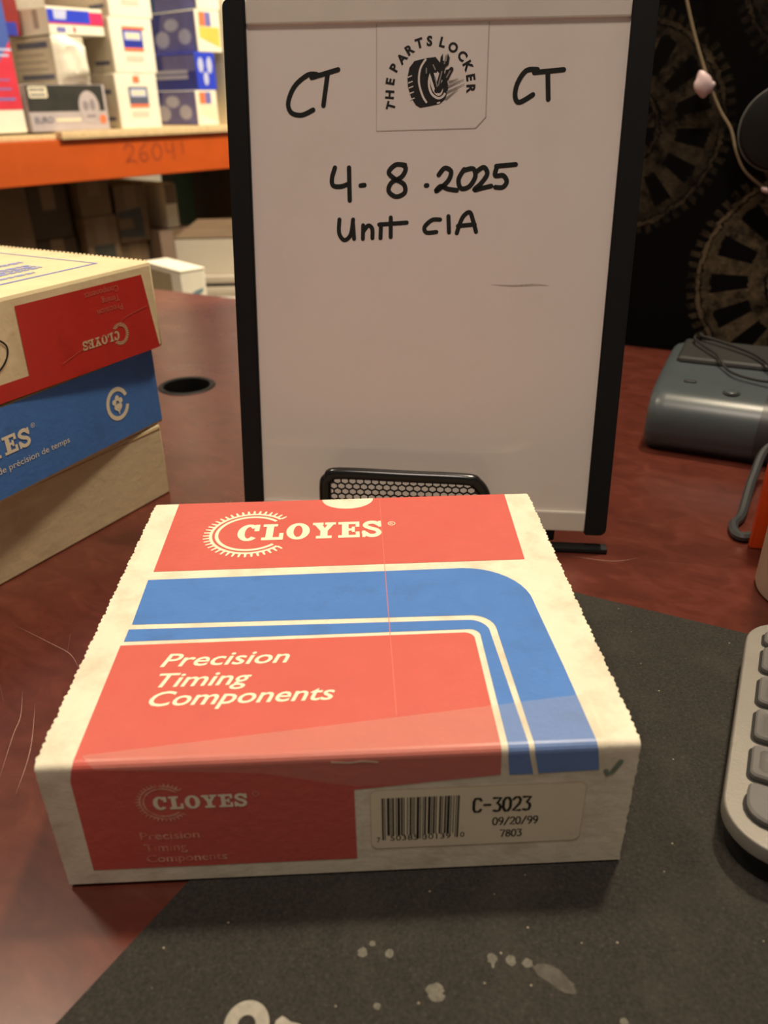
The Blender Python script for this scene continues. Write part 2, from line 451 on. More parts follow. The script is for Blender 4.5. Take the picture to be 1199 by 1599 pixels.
prof = [(.0265, .690), (.0265, .7505), (.0285, .7515), (.0315, .7512), (.0325, .7502), (.0298, .7502), (.0298, .690)]
rings = [[gb.verts.new((hx+r*math.cos(2*math.pi*k/N), hy+r*math.sin(2*math.pi*k/N), z)) for k in range(N)] for r, z in prof]
for A, B in zip(rings, rings[1:]+rings[:1]):
    for k in range(N): gb.faces.new((A[k], B[k], B[(k+1) % N], A[(k+1) % N]))
link('grommet', gb, BLACKPL, desk, True, 'black plastic grommet ring')
box('desk_leg', (-.52, -1.1, 0), (-.48, -.05, .72), DESK, desk)
box('desk_leg', (1.28, -1.1, 0), (1.32, -.05, .72), DESK, desk)
box('modesty_panel', (-.48, -.12, .2), (1.28, -.10, .72), DESK, desk)
sc = [[(-.2097, .1894), (-.1788, .1681), (-.1640, .157), (-.1551, .144)], [(-.1695, .1141), (-.1600, .080), (-.1567, .0517)], [(-.1803, .1251), (-.1740, .105), (-.1726, .0903), (-.168, .06)],
      [(-.1701, .1772), (-.1661, .1582)], [(-.205, .150), (-.188, .118)], [(-.150, .10), (-.147, .062)],
      [(.155, .250), (.185, .240), (.205, .243)], [(.215, .238), (.24, .232)], [(.21, .30), (.24, .285)]]
for pts in sc:
    bm = bmesh.new()
    stroke(bm, [to_desk(*p) for p in pts], lambda t: .0006*math.sin(math.pi*min(max(t, .06), .94)), lambda u, v: Vector((u, v, .75012)), caps=False)
    link('scratch', bm, SCRATCH, desk)

# ------------------------------------------------------------------ desk mat
MR = R(-29.2); ma = Vector((math.cos(MR), math.sin(MR), 0)); mb = Vector((-math.sin(MR), math.cos(MR), 0))
# corner (left-back) where the two visible edges meet
p1, d1 = Vector((.1467, .2034, 0)), Vector((.0925, -.0505, 0)).normalized(); p2, d2 = Vector((-.0713, -.0076, 0)), Vector((.0314, .0468, 0)).normalized()
cr = d1.x*d2.y-d1.y*d2.x; t = ((p2.x-p1.x)*d2.y-(p2.y-p1.y)*d2.x)/cr; mc = p1+d1*t
mat_o = thing('desk_mat', 'black cloth desk mat under the box and keyboard, with pale drips', 'desk mat', (0, 0, 0))
MT = .0010
q0, q1, q2 = mc, mc+d1*.75, mc+d1*.75-d2*.42; q3 = mc-d2*.42
bm = bmesh.new()
vs = [bm.verts.new((p.x, p.y, z)) for z in (.00002, MT) for p in (q0, q1, q2, q3)]
bm.faces.new(vs[4:]); bm.faces.new(vs[3::-1])
for i in range(4): bm.faces.new((vs[i], vs[(i+1) % 4], vs[4+(i+1) % 4], vs[4+i]))
bmesh.ops.recalc_face_normals(bm, faces=bm.faces)
link('mat_body', bm, MATCLOTH, mat_o)
fm = lambda u, v: Vector((u, v, MT+.00006))
bm = bmesh.new(); prev = None
for i in range(49):
    a = 2*math.pi*i/48
    cur = [bm.verts.new(fm(-.0355+r*math.cos(a)*1.0, -.0586+r*math.sin(a)*1.06)) for r in (.0032, .0080)]
    if prev: bm.faces.new((prev[0], prev[1], cur[1], cur[0]))
    prev = cur
add_poly(bm, [(-.0268, -.066), (-.0253, -.0577), (-.0232, -.0562), (-.0221, -.0567), (-.0200, -.0583), (-.0165, -.0593), (-.015, -.066)], fm)
link('mat_print', bm, MATPRINT, mat_o, label='pale grey printed lettering at the mat edge')
def blob(bm, cx, cy, rx, ry, fmap, n=14, jit=.25, rot=0):
    pts = []
    for k in range(n):
        a = 2*math.pi*k/n; s = 1+random.uniform(-jit, jit)*.6
        x, y = rx*s*math.cos(a), ry*s*math.sin(a)
        pts.append((cx+x*math.cos(rot)-y*math.sin(rot), cy+x*math.sin(rot)+y*math.cos(rot)))
    add_poly(bm, pts, fmap)
for cx, cy, rx, ry in ((.0096, -.0311, .0013, .0012), (.0058, -.0345, .0019, .0020), (.016, -.0353, .0017, .0018), (.0547, -.0393, .0018, .0022), (.0616, -.0403, .0019, .0020), (.0676, -.0418, .0020, .0018),
                       (.0321, -.0495, .0033, .0022), (.0321, -.0521, .0030, .0020), (.0107, -.0546, .0013, .0013), (.0971, -.0642, .0016, .0016), (.0545, -.042, .0006, .001)):
    bm = bmesh.new(); blob(bm, cx, cy, rx, ry, fm); link('drip_stain', bm, STAIN, mat_o)
bm = bmesh.new(); blob(bm, .0765, -.0475, .0085, .0032, fm, 20, rot=R(-38)); link('smear', bm, SMEAR, mat_o)

# ------------------------------------------------------------------ the timing-set box in front
W, D, H, ER = .23, .2150, .0676, .0030
tb = thing('cardboard_box', 'red, white and blue timing components carton lying on the black mat, largest in view', 'box', (0, 0, MT+.0002))
def bump_edge(s, amp): return amp*abs(math.sin(math.pi*s/.0034))+amp*.5*math.sin(s*613)*math.sin(s*271)
def main_body():
    prof = []                                                 # (y, z, left wiggle, right wiggle)
    for k in range(31): z = .001+(H-ER-.001)*k/30; prof.append((0, z, bump_edge(z, .0002), bump_edge(z+.001, .0005)))
    for k in range(1, 6): a = R(90*k/5); prof.append((ER-ER*math.cos(a), H-ER+ER*math.sin(a), .0002, .0003))
    n = 200
    for k in range(1, n): y = ER+(D-.002-ER)*k/n; prof.append((y, H, bump_edge(y, .0009), bump_edge(y+.0012, .0009)))
    for k in range(0, 5): a = R(90*k/4); prof.append((D-.002+.002*math.sin(a), H-.002+.002*math.cos(a), 0, 0))
    prof.append((D, .001, 0, 0)); prof.append((D-.001, 0, 0, 0)); prof.append((.001, 0, 0, 0))
    bm = bmesh.new(); L = []; Rr = []; L2 = []; R2 = []
    for y, z, a, b in prof:
        L.append(bm.verts.new((-W/2-a, y, z))); Rr.append(bm.verts.new((W/2+b, y, z)))
        yi = min(max(y, .0025), D-.0025); zi = min(max(z, .002), H-.0022)
        L2.append(bm.verts.new((-W/2+.0006, yi, zi))); R2.append(bm.verts.new((W/2-.0006, yi, zi)))
    m_ = len(prof)
    for i in range(m_):
        j = (i+1) % m_
        bm.faces.new((L[i], L[j], Rr[j], Rr[i]))
        bm.faces.new((L2[i], L2[j], L[j], L[i])); bm.faces.new((Rr[i], Rr[j], R2[j], R2[i]))
    bm.faces.new(L2[::-1]); bm.faces.new(R2)
    bmesh.ops.recalc_face_normals(bm, faces=bm.faces)
    return bm
link('carton_body', main_body(), CREAM, tb, True)
def bmap(off):
    def f(x, s):
        if s >= ER: return Vector((x, s, H+off))
        if s <= -ER: return Vector((x, -off, H+s))
        a = (ER-s)/(2*ER)*math.pi/2
        return Vector((x, ER-(ER+off)*math.sin(a), H-ER+(ER+off)*math.cos(a)))
    return f
CUTS = [-1, -ER, -ER*.5, 0, ER*.5, ER, 1]
def panel(name, poly, mt, off, label=None, kind=None):
    bm = bmesh.new(); f = bmap(off)
    for lo, hi in zip(CUTS, CUTS[1:]):
        _lift[0] = 0
        p = clip(poly, lo, hi)
        if len(p) >= 3: add_poly(bm, p, f)
    return link(name, bm, mt, tb, False, label)
def arcpts(cx, cy, r, a0, a1, n=10): return [(cx+r*math.cos(R(a0+(a1-a0)*k/n)), cy+r*math.sin(R(a0+(a1-a0)*k/n))) for k in range(n+1)]
notch = [(.0028+.0158*math.cos(R(a)), .2133+.0128*math.sin(R(a))) for a in range(360, 179, -12)]
panel('red_panel', [(-.1000, .1355), (.0978, .1358), (.1008, .2135)]+notch+[(-.1012, .2135)], RED, .00012, 'red top panel with a thumb notch')
panel('blue_band', [(-.1000, .0886)]+[(.0618, .0867)]+arcpts(.0610, .0755, .0112, 85, 5)+[(.0743, -.0030), (.0765, -.0139), (.1004, -.0133), (.0985, 0), (.0968, .046), (.0942, .0945)]+arcpts(.0620, .0968, .0322, 0, 88)+[(-.1010, .1276)], BLUE, .00012, 'wide blue band')
panel('blue_stripe', [(-.1005, .0755), (.0602, .0757)]+arcpts(.0592, .0709, .0048, 85, 5)+[(.0640, -.0042), (.0651, -.0140), (.0745, -.0141), (.0722, -.0031), (.0689, .0725)]+arcpts(.0594, .0735, .0095, 5, 88)+[(-.1005, .0849)], BLUE, .00012, 'thin blue stripe')
panel('red_panel', [(-.1013, .0727), (.0555, .0733)]+arcpts(.0563, .0685, .0048, 85, 5)+[(.0613, 0), (.0617, -.0137), (.0044, -.0185), (.0045, -.0583), (-.1036, -.0584), (-.1030, -.0083), (-.1011, 0)], RED, .00012, 'red panel wrapping over the front edge')
T1 = bmap(.00024)
bm = bmesh.new(); slab_word(bm, -.0612, .0232, .1650, .0185, T1); link('lettering', bm, PRINT, tb, label='cream block lettering')
bm = bmesh.new(); gear_arc(bm, -.0530, .1738, .0250, .0248, T1, 36, 44, 316); link('gear_emblem', bm, PRINT, tb, label='cream toothed gear arc')
bm = bmesh.new()
for rr in (.0022,):
    prev = None
    for i in range(21):
        a = 2*math.pi*i/20; cur = [bm.verts.new(T1(.0284+r*math.cos(a), .1800+r*1.1*math.sin(a))) for r in (rr, rr*.78)]
        if prev: bm.faces.new((prev[0], cur[0], cur[1], prev[1]))
        prev = cur
add_text(bm, 'R', .0275, .0295, .1790, .0022, T1); link('registered_mark', bm, PRINT, tb)
bm = bmesh.new()
add_text(bm, 'Precision', -.0800, -.0232, .0562, .0087, T1, .012, .28)
add_text(bm, 'Timing', -.0790, -.0387, .0427, .0087, T1, .012, .28)
add_text(bm, 'Components', -.0797, -.0027, .0310, .0087, T1, .012, .28)
link('lettering', bm, PRINT, tb, label='cream italic lettering')
bm = bmesh.new(); slab_word(bm, -.0742, -.0371, -.0248, .0070, T1); link('lettering', bm, PRINT, tb, label='small cream block lettering on the front')
bm = bmesh.new(); gear_arc(bm, -.0698, -.0211, .0100, .0098, T1, 30, 44, 316, True); link('gear_emblem', bm, FADED, tb, label='worn gear arc on the front')
bm = bmesh.new()
add_text(bm, 'Precision', -.0817, -.0582, -.0416, .0042, T1, .012)
add_text(bm, 'Timing', -.0811, -.0640, -.0484, .0042, T1, .012)
add_text(bm, 'Components', -.0811, -.0486, -.0549, .0042, T1, .012)
a0 = None
for i in range(17):
    a = 2*math.pi*i/16; c2 = [bm.verts.new(T1(-.0338+r*math.cos(a), -.0182+r*math.sin(a))) for r in (.0014, .0011)]
    if a0: bm.faces.new((a0[0], c2[0], c2[1], a0[1]))
    a0 = c2
link('lettering', bm, FADED, tb, label='rubbed small lettering on the front')
def rrect(x0, y0, x1, y1, r, n=5):
    return arcpts(x1-r, y1-r, r, 0, 90, n)+arcpts(x0+r, y1-r, r, 90, 180, n)+arcpts(x0+r, y0+r, r, 180, 270, n)+arcpts(x1-r, y0+r, r, 270, 360, n)
panel('label_edge', rrect(.0104, -.0530, .0966, -.0193, .003), mat('label rim', (.60, .50, .33), .5), .00016)
plabel = panel('product_label', rrect(.0107, -.0527, .0963, -.0196, .003), PAPER, .00022, 'pale sticker with barcode')
T2 = bmap(.0003)
bm = bmesh.new(); x = .0150; random.seed(11)
wid = [2, 1, 1, 2, 3, 1, 1, 1, 2, 2, 1, 1, 3, 1, 2, 1, 1, 3, 1, 2, 2, 1, 1, 1, 1, 2, 3, 1, 1, 2, 1, 1, 2, 2, 3, 1, 1, 1, 2, 1, 1, 3, 2, 1, 1, 2, 2, 1, 3, 1, 1, 2, 1, 2, 1, 1, 2]
tot = sum(wid); k = .0310/tot
for i, q in enumerate(wid):
    if i % 2 == 0:
        bot = -.0478 if (i < 4 or i > 52 or 26 <= i <= 30) else -.0452
        add_poly(bm, [(x, bot), (x+q*k, bot), (x+q*k, -.0238), (x, -.0238)], T2)
    x += q*k
add_text(bm, '7', .0128, .0142, -.0489, .0028, T2); add_text(bm, '50385', .0183, .0296, -.0483, .0030, T2); add_text(bm, '30139', .0316, .0430, -.0483, .0030, T2); add_text(bm, '0', .0468, .0486, -.0478, .0028, T2)
link('barcode', bm, BLACKINK, plabel)
bm = bmesh.new()
MONO = {  # stick letters for the dot-matrix type
 'C': [[(1, .85), (.8, 1), (.2, 1), (0, .8), (0, .2), (.2, 0), (.8, 0), (1, .15)]], '-': [[(.1, .5), (.9, .5)]],
 '3': [[(0, 1), (1, 1), (.5, .6), (.85, .5), (1, .3), (.85, .05), (.5, 0), (.1, .05)]], '0': [[(.3, 0), (0, .25), (0, .75), (.3, 1), (.7, 1), (1, .75), (1, .25), (.7, 0), (.3, 0)]],
 '2': [[(0, .85), (.3, 1), (.75, 1), (1, .78), (.85, .5), (0, 0), (1, 0)]], '9': [[(1, .6), (.6, .45), (.15, .5), (0, .75), (.2, 1), (.8, 1), (1, .75), (.9, .3), (.4, 0)]],
 '/': [[(0, -.05), (1, 1.05)]], '7': [[(0, 1), (1, 1), (.4, 0)]], '8': [[(.5, .52), (.1, .65), (.1, .9), (.5, 1), (.9, .9), (.9, .65), (.5, .52), (0, .35), (.1, .05), (.5, 0), (.9, .05), (1, .35), (.5, .52)]]}
def mono(bm, s, x0, x1, base, cap, wd, fmap):
    n = len(s); p = (x1-x0)/(n-.25)
    for i, c in enumerate(s):
        for st in MONO[c]: stroke(bm, [(x0+p*(i+.72*u), base+cap*v) for u, v in st], wd, fmap, smooth=False)
mono(bm, 'C-3023', .0518, .0746, -.0336, .0074, .0012, T2); mono(bm, '09/20/99', .0600, .0782, -.0415, .0040, .0006, T2); mono(bm, '7803', .0634, .0721, -.0486, .0038, .0006, T2)
link('lettering', bm, BLACKINK, plabel, label='black part number and date')
bm = bmesh.new(); stroke(bm, [(.1031, -.0138), (.1040, -.0160), (.1054, -.0150), (.1084, -.0092)], .0021, T1, smooth=False); link('check_mark', bm, GREENINK, tb, label='small faded green check mark')
panel('packing_tape', [(-.0985, .0048), (.0640, .0237), (.1010, .0283), (.1020, -.0150), (.0620, -.0165), (.0052, -.0165), (-.03, -.0075), (-.0930, -.0020)], TAPE, .00034, 'clear tape strip along the front edge')
bm = bmesh.new(); stroke(bm, [(.0225, .2100), (.0222, .02)], .0003, bmap(.0003), caps=False, smooth=False); link('tape_seam', bm, mat('tape seam', (.80, .22, .15), .4), tb)
bm = bmesh.new(); stroke(bm, [(-.004, -.0030), (.003, -.0036), (.008, -.0032), (.014, -.0040)], .0006, bmap(.0004), caps=False); link('paper_crack', bm, PRINT, tb)

# ------------------------------------------------------------------ message board (local x right, z up the board, y = -normal)
bo = Vector((.0547, .2764, .03)); ux = Vector((.98857, -.15072, -.0021)); uz = Vector((.029875, .182014, .982844)); un_ = ux.cross(uz)
yax = -un_ if un_.y < 0 else un_
mb_ = Matrix((ux, yax, uz)).transposed().to_4x4(); mb_.translation = bo
board = thing('message_board', 'upright white message board with black side rails and marker writing', 'whiteboard')
board.matrix_world = mb_
BW = .2314/2
box('board_panel', (-BW-.002, 0, -.004), (BW+.002, .008, .312), BOARDWHITE, board, .0004, 'glossy white writing panel')
for s in (-1, 1):
    lo, hi = (-.1298, -.1157) if s < 0 else (.1157, .1305)
    bm = bmesh.new(); bx(bm, (lo, -.003, -.0165), (hi, .013, .3185), 0)
    es = [e for e in bm.edges if abs(e.verts[0].co.x-e.verts[1].co.x) < 1e-6 and abs(e.verts[0].co.z-e.verts[1].co.z) < 1e-6 and (e.verts[0].co.x > 0) == (s > 0) and abs(e.verts[0].co.x) > .12]
    bmesh.ops.bevel(bm, geom=es, offset=.005, segments=5, profile=.5, affect='EDGES')
    bmesh.ops.bevel(bm, geom=[e for e in bm.edges if e.calc_face_angle(0) > R(60)], offset=.0008, segments=2, affect='EDGES')
    link('side_rail', bm, BLACKPL, board, True)
bm = bmesh.new(); bx(bm, (-BW, -.0022, .3040), (BW, .010, .3185), .0012); link('top_bar', bm, SILVER, board, True)
bm = bmesh.new(); bx(bm, (-BW, -.0022, -.0145), (BW, .010, 0), .0012); link('bottom_bar', bm, SILVER, board, True)
f0 = lambda u, v: Vector((u, -.00015, v))
f1 = lambda u, v: Vector((u, -.0003, v)); f2 = lambda u, v: Vector((u, -.00042, v))
hand = dict(
 C1=[(-720, 2768), (-778, 2764), (-861, 2703), (-904, 2613), (-886, 2555), (-820, 2540), (-746, 2569)], T1=[(-752, 2750), (-585, 2792)], T1b=[(-651, 2770), (-680, 2593)],
 C2=[(632, 2776), (565, 2770), (518, 2704), (507, 2634), (535, 2599), (614, 2640)], T2=[(615, 2760), (788, 2773)], T2b=[(695, 2758), (708, 2614)],
 four=[(-610, 2234), (-630, 2170), (-622, 2128), (-575, 2122), (-530, 2135)], four2=[(-519, 2234), (-515, 2039)], dash=[(-444, 2128), (-419, 2131)],
 eight=[(-160, 2248), (-220, 2250), (-263, 2206), (-225, 2168), (-165, 2135), (-160, 2085), (-215, 2062), (-262, 2095), (-245, 2145), (-180, 2180), (-155, 2228), (-178, 2252)], dot=[(-24, 2128), (-16, 2129)],
 two=[(55, 2190), (92, 2230), (132, 2210), (117, 2157), (60, 2106), (40, 2096), (70, 2124), (115, 2108), (172, 2100)], zero=[(214, 2222), (182, 2165), (198, 2112), (250, 2122), (286, 2180), (270, 2226), (212, 2216)],
 two2=[(288, 2205), (336, 2234), (360, 2196), (325, 2142), (283, 2103), (330, 2112), (388, 2125)], five=[(418, 2236), (410, 2186), (460, 2186), (484, 2150), (460, 2118), (415, 2118)], fivet=[(414, 2240), (534, 2250)],
 U=[(-583, 1923), (-586, 1840), (-552, 1797), (-510, 1830), (-493, 1923)], U2=[(-495, 1915), (-487, 1805)], nn=[(-429, 1805), (-427, 1888)], nb=[(-427, 1850), (-395, 1886), (-368, 1868), (-366, 1810)],
 i=[(-310, 1896), (-313, 1810)], t=[(-247, 1936), (-246, 1818)], tb=[(-322, 1893), (-143, 1906)],
 C=[(72, 1925), (20, 1922), (-26, 1880), (-13, 1846), (50, 1850)], one=[(125, 1945), (132, 1848)], A=[(182, 1844), (215, 1937), (259, 1970), (284, 1918), (305, 1853)], Ab=[(188, 1887), (295, 1897)])
words = dict(left_initials=('C1', 'T1', 'T1b'), right_initials=('C2', 'T2', 'T2b'), date=('four', 'four2', 'dash', 'eight', 'dot', 'two', 'zero', 'two2', 'five', 'fivet'), unit=('U', 'U2', 'nn', 'nb', 'i', 't', 'tb', 'C', 'one', 'A', 'Ab'))
for wd, keys in words.items():
    bm = bmesh.new()
    for kk in keys: stroke(bm, [(a*1e-4, b*1e-4) for a, b in hand[kk]], .0029 if wd != 'unit' else .0027, f0, smooth=len(hand[kk]) > 2)
    link('handwriting', bm, MARKER, board)
bm = bmesh.new(); add_poly(bm, [(-.0347, .3035), (.0331, .3035), (.0335, .2520), (.0275, .2458), (-.0343, .2446)], f0)
sticker = link('sticker', bm, CLEAR, board, label='square clear sticker')
bm = bmesh.new()
stroke(bm, [(-.0347, .3035), (-.0343, .2446), (.0275, .2458)], .0004, f1, caps=False, smooth=False); stroke(bm, [(.0275, .2458), (.0335, .2520), (.0331, .3035)], .0006, f1, caps=False, smooth=False)
link('sticker_edge', bm, FILMEDGE, sticker)
def cp(cx, cy): return ((-347+(570+cx/5.71-588)*3.857)*1e-4, (3027-(30+cy/5.71-40)*3.53)*1e-4)
def poly_c(bm, pts, f): add_poly(bm, [cp(*p) for p in pts], f)
bm = bmesh.new()
for ch, x, y, a in (('T', 240, 770, 75), ('H', 228, 668, 86), ('E', 232, 550, 80), ('P', 268, 428, 62), ('A', 335, 348, 48), ('R', 405, 272, 33), ('T', 490, 218, 16), ('S', 582, 200, 0), ('L', 700, 214, -14), ('O', 795, 260, -28), ('C', 880, 335, -45), ('K', 935, 425, -62), ('E', 962, 525, -80), ('R', 967, 625, -88)):
    add_glyph(bm, ch, *cp(x, y), .0049, R(a), f1, .045)
link('sticker_lettering', bm, BLACKINK, sticker, label='black lettering in an arch')
def ell(cx, cy, rx, ry, rot=0, n=32, a0=0, a1=360):
    o = []
    for k in range(n+1 if a1-a0 < 360 else n):
        a = R(a0+(a1-a0)*k/n); x, y = rx*math.cos(a), ry*math.sin(a)
        o.append((cx+x*math.cos(rot)-y*math.sin(rot), cy+x*math.sin(rot)+y*math.cos(rot)))
    return o
bm = bmesh.new()
poly_c(bm, [(560, 348), (450, 372), (405, 430), (388, 520), (394, 600), (425, 695), (470, 765), (510, 790), (600, 775), (690, 757), (740, 712), (766, 600), (740, 520), (690, 400), (640, 340)], f1)
link('tire_emblem', bm, BLACKINK, sticker, label='black tire emblem with tools')
bm = bmesh.new()
for (pts, wd) in (([(555, 355), (505, 440), (495, 560), (530, 680), (570, 745)], .0012), ([(600, 480), (585, 570), (610, 660), (670, 705), (715, 690), (735, 660)], .0013)):
    stroke(bm, [cp(*p) for p in pts], wd, f2, caps=False)
poly_c(bm, [(660, 745), (690, 735), (692, 750), (668, 756)], f2)
for yy in (510, 560, 605, 655, 710): poly_c(bm, [(390+(yy-510)*.12, yy), (430+(yy-510)*.14, yy-14), (430+(yy-510)*.14, yy-4), (392+(yy-510)*.12, yy+12)], f2)
poly_c(bm, ell(655, 570, 55, 118, -.25), f2)
link('tire_highlights', bm, CLEAR, sticker)
f3 = lambda u, v: Vector((u, -.0005, v))
bm = bmesh.new()
poly_c(bm, [(530, 430), (560, 395), (640, 385), (668, 430), (655, 480), (600, 480), (560, 495), (545, 470)], f3)      # hammer head
stroke(bm, [cp(605, 470), cp(665, 640)], .0022, f3, smooth=False)
stroke(bm, [cp(712, 430), cp(655, 640)], .0026, f3, smooth=False)
poly_c(bm, [(680, 400), (685, 345), (705, 310), (708, 375), (738, 380), (748, 310), (768, 350), (758, 410), (730, 432), (700, 430)], f3)
stroke(bm, [cp(785, 450), cp(680, 640)], .0026, f3, smooth=False); poly_c(bm, [(735, 455), (805, 442), (760, 545), (715, 550)], f3)
link('tool_emblem', bm, BLACKINK, sticker)
f4 = lambda u, v: Vector((u, -.00058, v))
bm = bmesh.new()
for a, b in (((735, 330), (720, 400)), ((640, 520), (660, 600)), ((700, 470), (672, 590)), ((775, 465), (745, 520)), ((560, 440), (560, 480)), ((620, 410), (640, 450))): stroke(bm, [cp(*a), cp(*b)], .0008, f4, smooth=False)
for a, b in (((770, 560), (850, 535)), ((765, 600), (900, 540)), ((755, 650), (910, 580)), ((745, 710), (850, 625))): stroke(bm, [cp(*a), cp(*b)], lambda t: .0011*(1-.75*t), f4, smooth=False)
link('emblem_lines', bm, GREYINK, sticker)
# smudge of wiped marker
bm = bmesh.new()
stroke(bm, [(.0420, .1528), (.0560, .1522), (.0700, .1530), (.0790, .1526)], lambda t: .0012*math.sin(math.pi*min(max(t, .05), .95)), f0, caps=False)
link('wiped_smudge', bm, mat('wiped smudge', (.52, .45, .39), .3, .2, 500), board)
# easel strut behind, with a rubber foot bar on the desk
bi = mb_.inverted()
bm = bmesh.new()
for xx in (-.06, .06):
    a = bi @ (mb_ @ Vector((xx, .012, .20))); g = mb_ @ Vector((xx, .012, 0)); b = bi @ Vector((g.x+.02, g.y+.13, .004))
    tube(bm, [a, b], .004, 8)
link('easel_strut', bm, BLACKPL, board, True)
bm = bmesh.new(); fr = Matrix.Translation((.075, .2715, 0)) @ Matrix.Rotation(R(-8.66), 4, 'Z')
bx(bm, (-.112, -.006, .0002), (.112, .003, .0042), .0012, 2, bi @ fr); bx(bm, (-.10, .002, .005), (-.085, .008, .030), .001, 2, bi @ fr); bx(bm, (.06, .002, .005), (.075, .008, .030), .001, 2, bi @ fr)
link('foot_bar', bm, RUBBER, board, True)

# ------------------------------------------------------------------ mesh holder between box and board
mh = thing('mesh_holder', 'small black wire mesh holder with a rounded rim, behind the red carton', 'holder', (0, 0, 0))
ho = mb_ @ Vector((-.0095, -.024, .0)); hz = Matrix.Translation((ho.x, ho.y, 0)) @ Matrix.Rotation(R(-8.66), 4, 'Z')
mh.matrix_world = hz
def hold_path():
    c = [(-.0555, 0, .004), (-.0555, 0, .052), (-.0525, 0, .0605), (-.0455, 0, .0642), (0, 0, .0636), (.040, 0, .0630), (.0475, 0, .0603), (.0530, 0, .0520), (.0565, 0, .035), (.0585, 0, .004)]
    return spline(c, 6)
bm = bmesh.new(); hp = hold_path()
tube(bm, [(p.x, p.y, p.z) for p in hp], .0042, 10)
tube(bm, [(-.0555, 0, .004), (.0585, 0, .004)], .0038, 10)
link('wire_rim', bm, BLACKGL, mh, True)
bm = bmesh.new(); pit = .0052; rz_ = .0040
import bisect
def inside(x, z):
    if z < .004 or z > .0635: return False
    l = -.0545; r_ = .0575-max(0, z-.02)*.12
    if z > .054: l += (z-.054)*.55; r_ -= (z-.054)*.8
    return l < x < r_
for j in range(-1, 18):
    for i in range(-13, 14):
        x = i*pit+(j % 2)*pit/2; z = j*rz_
        for dx, dz in ((pit/2, rz_/3), (-pit/2, rz_/3), (0, -rz_*2/3)):
            c0 = Vector((x, 0, z)); c1 = Vector((x+dx, 0, z+dz))
            if inside(c0.x, c0.z) and inside(c1.x, c1.z): tube(bm, [c0, c1], .00062, 4, cap=False)
link('wire_mesh', bm, BLACKPL, mh, False, 'black expanded metal mesh', 'stuff')
bm = bmesh.new(); bx(bm, (-.054, .001, .0004), (.057, .010, .0022), .0005)
link('holder_base', bm, BLACKGL, mh)

# ------------------------------------------------------------------ stack of three boxes at the left
def carton(name, label, cat, loc, rz, w_, d_, h_, mt, group=None, bev=.0015, right=True, seam=True):
    """front face is y=0 (facing -y); with right=True the near corner is the right front edge and the box spans x in [-w, 0]"""
    t = thing(name, label, cat, loc, rz, group)
    x0, x1 = (-w_, 0) if right else (0, w_)
    t_body = box('carton_body', (x0, 0, 0), (x1, d_, h_), mt, t, bev)
    return t
def prt(parent, name, mt, items, face='front', off=.0002, label=None, d=0, h=0):
    """items: list of ('rect', x0,z0,x1,z1) | ('poly', pts) | ('text', s,x0,x1,base,cap[,bold]) | ('stroke', pts, w)"""
    if face == 'front': f = lambda u, v: Vector((u, -off, v))
    elif face == 'left': f = lambda u, v: Vector((-off, d-u, v))
    elif face == 'top': f = lambda u, v: Vector((u, v, h+off))
    bm = bmesh.new()
    for it in items:
        if it[0] == 'rect': _, a, b, c, e = it; add_poly(bm, [(a, b), (c, b), (c, e), (a, e)], f)
        elif it[0] == 'poly': add_poly(bm, it[1], f)
        elif it[0] == 'text': add_text(bm, *it[1:6], f, *(it[6:7]))
        elif it[0] == 'stroke': stroke(bm, it[1], it[2], f)
        elif it[0] == 'call': it[1](bm, f)
    return link(name, bm, mt, parent, False, label)
def rag(parent, w_, d_, h_, mt, face):
    """ragged cut corrugated edge: a row of little flute ends along a carton edge"""
    bm = bmesh.new()
    n = int(d_/.0042)
    for i in range(n):
        t_ = (i+.5)*d_/n
        if face == 'back_top': c = (-w_*(t_/d_), .2295, h_-.0006)
        else: c = (0.0002, t_, h_)
        bx(bm, (c[0]-.0014, c[1]-.0012, c[2]-.0012), (c[0]+.0014, c[1]+.0012, c[2]+.0014), .0006, 1)
    return link('corrugated_edge', bm, mt, parent, False, kind='stuff')
G = 'cartons stacked at the left'
c1 = carton('cardboard_box', 'plain aged cream carton at the bottom of the left stack', 'box', (-.1475, .3717, .0001), R(57.6), .30, .23, .0605, STACKCREAM, G)
box('lid_seam', (-.30, -.0003, .0572), (-.001, .0008, .0580), COPPER, c1)
c2 = carton('cardboard_box', 'blue sided carton in the middle of the left stack', 'box', (-.1458, .3770, .0612), R(61.9), .30, .23, .0600, STACKCREAM, G)
prt(c2, 'blue_panel', BLUE, [('rect', -.2995, .0022, -.0012, .0595)], label='blue printed side')
f_ = lambda u, v: Vector((u, -.0004, v))
bm = bmesh.new(); slab_word(bm, -.1965, -.1250, .0288, .0122, f_); add_text(bm, 'R', -.1226, -.1212, .0400, .0014, f_)
pr_ = None
for i in range(15):
    a = 2*math.pi*i/14; c_ = [bm.verts.new(f_(-.1219+r*math.cos(a), .0407+r*math.sin(a))) for r in (.0016, .0013)]
    if pr_: bm.faces.new((pr_[0], c_[0], c_[1], pr_[1]))
    pr_ = c_
add_text(bm, 'Pièces de précision de temps', -.1740, -.0952, .0186, .0042, f_, 0)
link('lettering', bm, PRINT, c2)
bm = bmesh.new(); pr_ = None
for i in range(41):
    a = R(22+322*i/40); c_ = [bm.verts.new(f_(-.0452+r*math.cos(a), .0298+r*1.1*math.sin(a))) for r in (.0115, .0085)]
    if pr_: bm.faces.new((pr_[0], c_[0], c_[1], pr_[1]))
    pr_ = c_
for k in range(5):
    a = R(90+72*k); add_poly(bm, [(-.0452+.0034*math.cos(a)+.0021*math.cos(R(b)), .0306+.0036*math.sin(a)+.0022*math.sin(R(b))) for b in range(0, 360, 30)], f_)
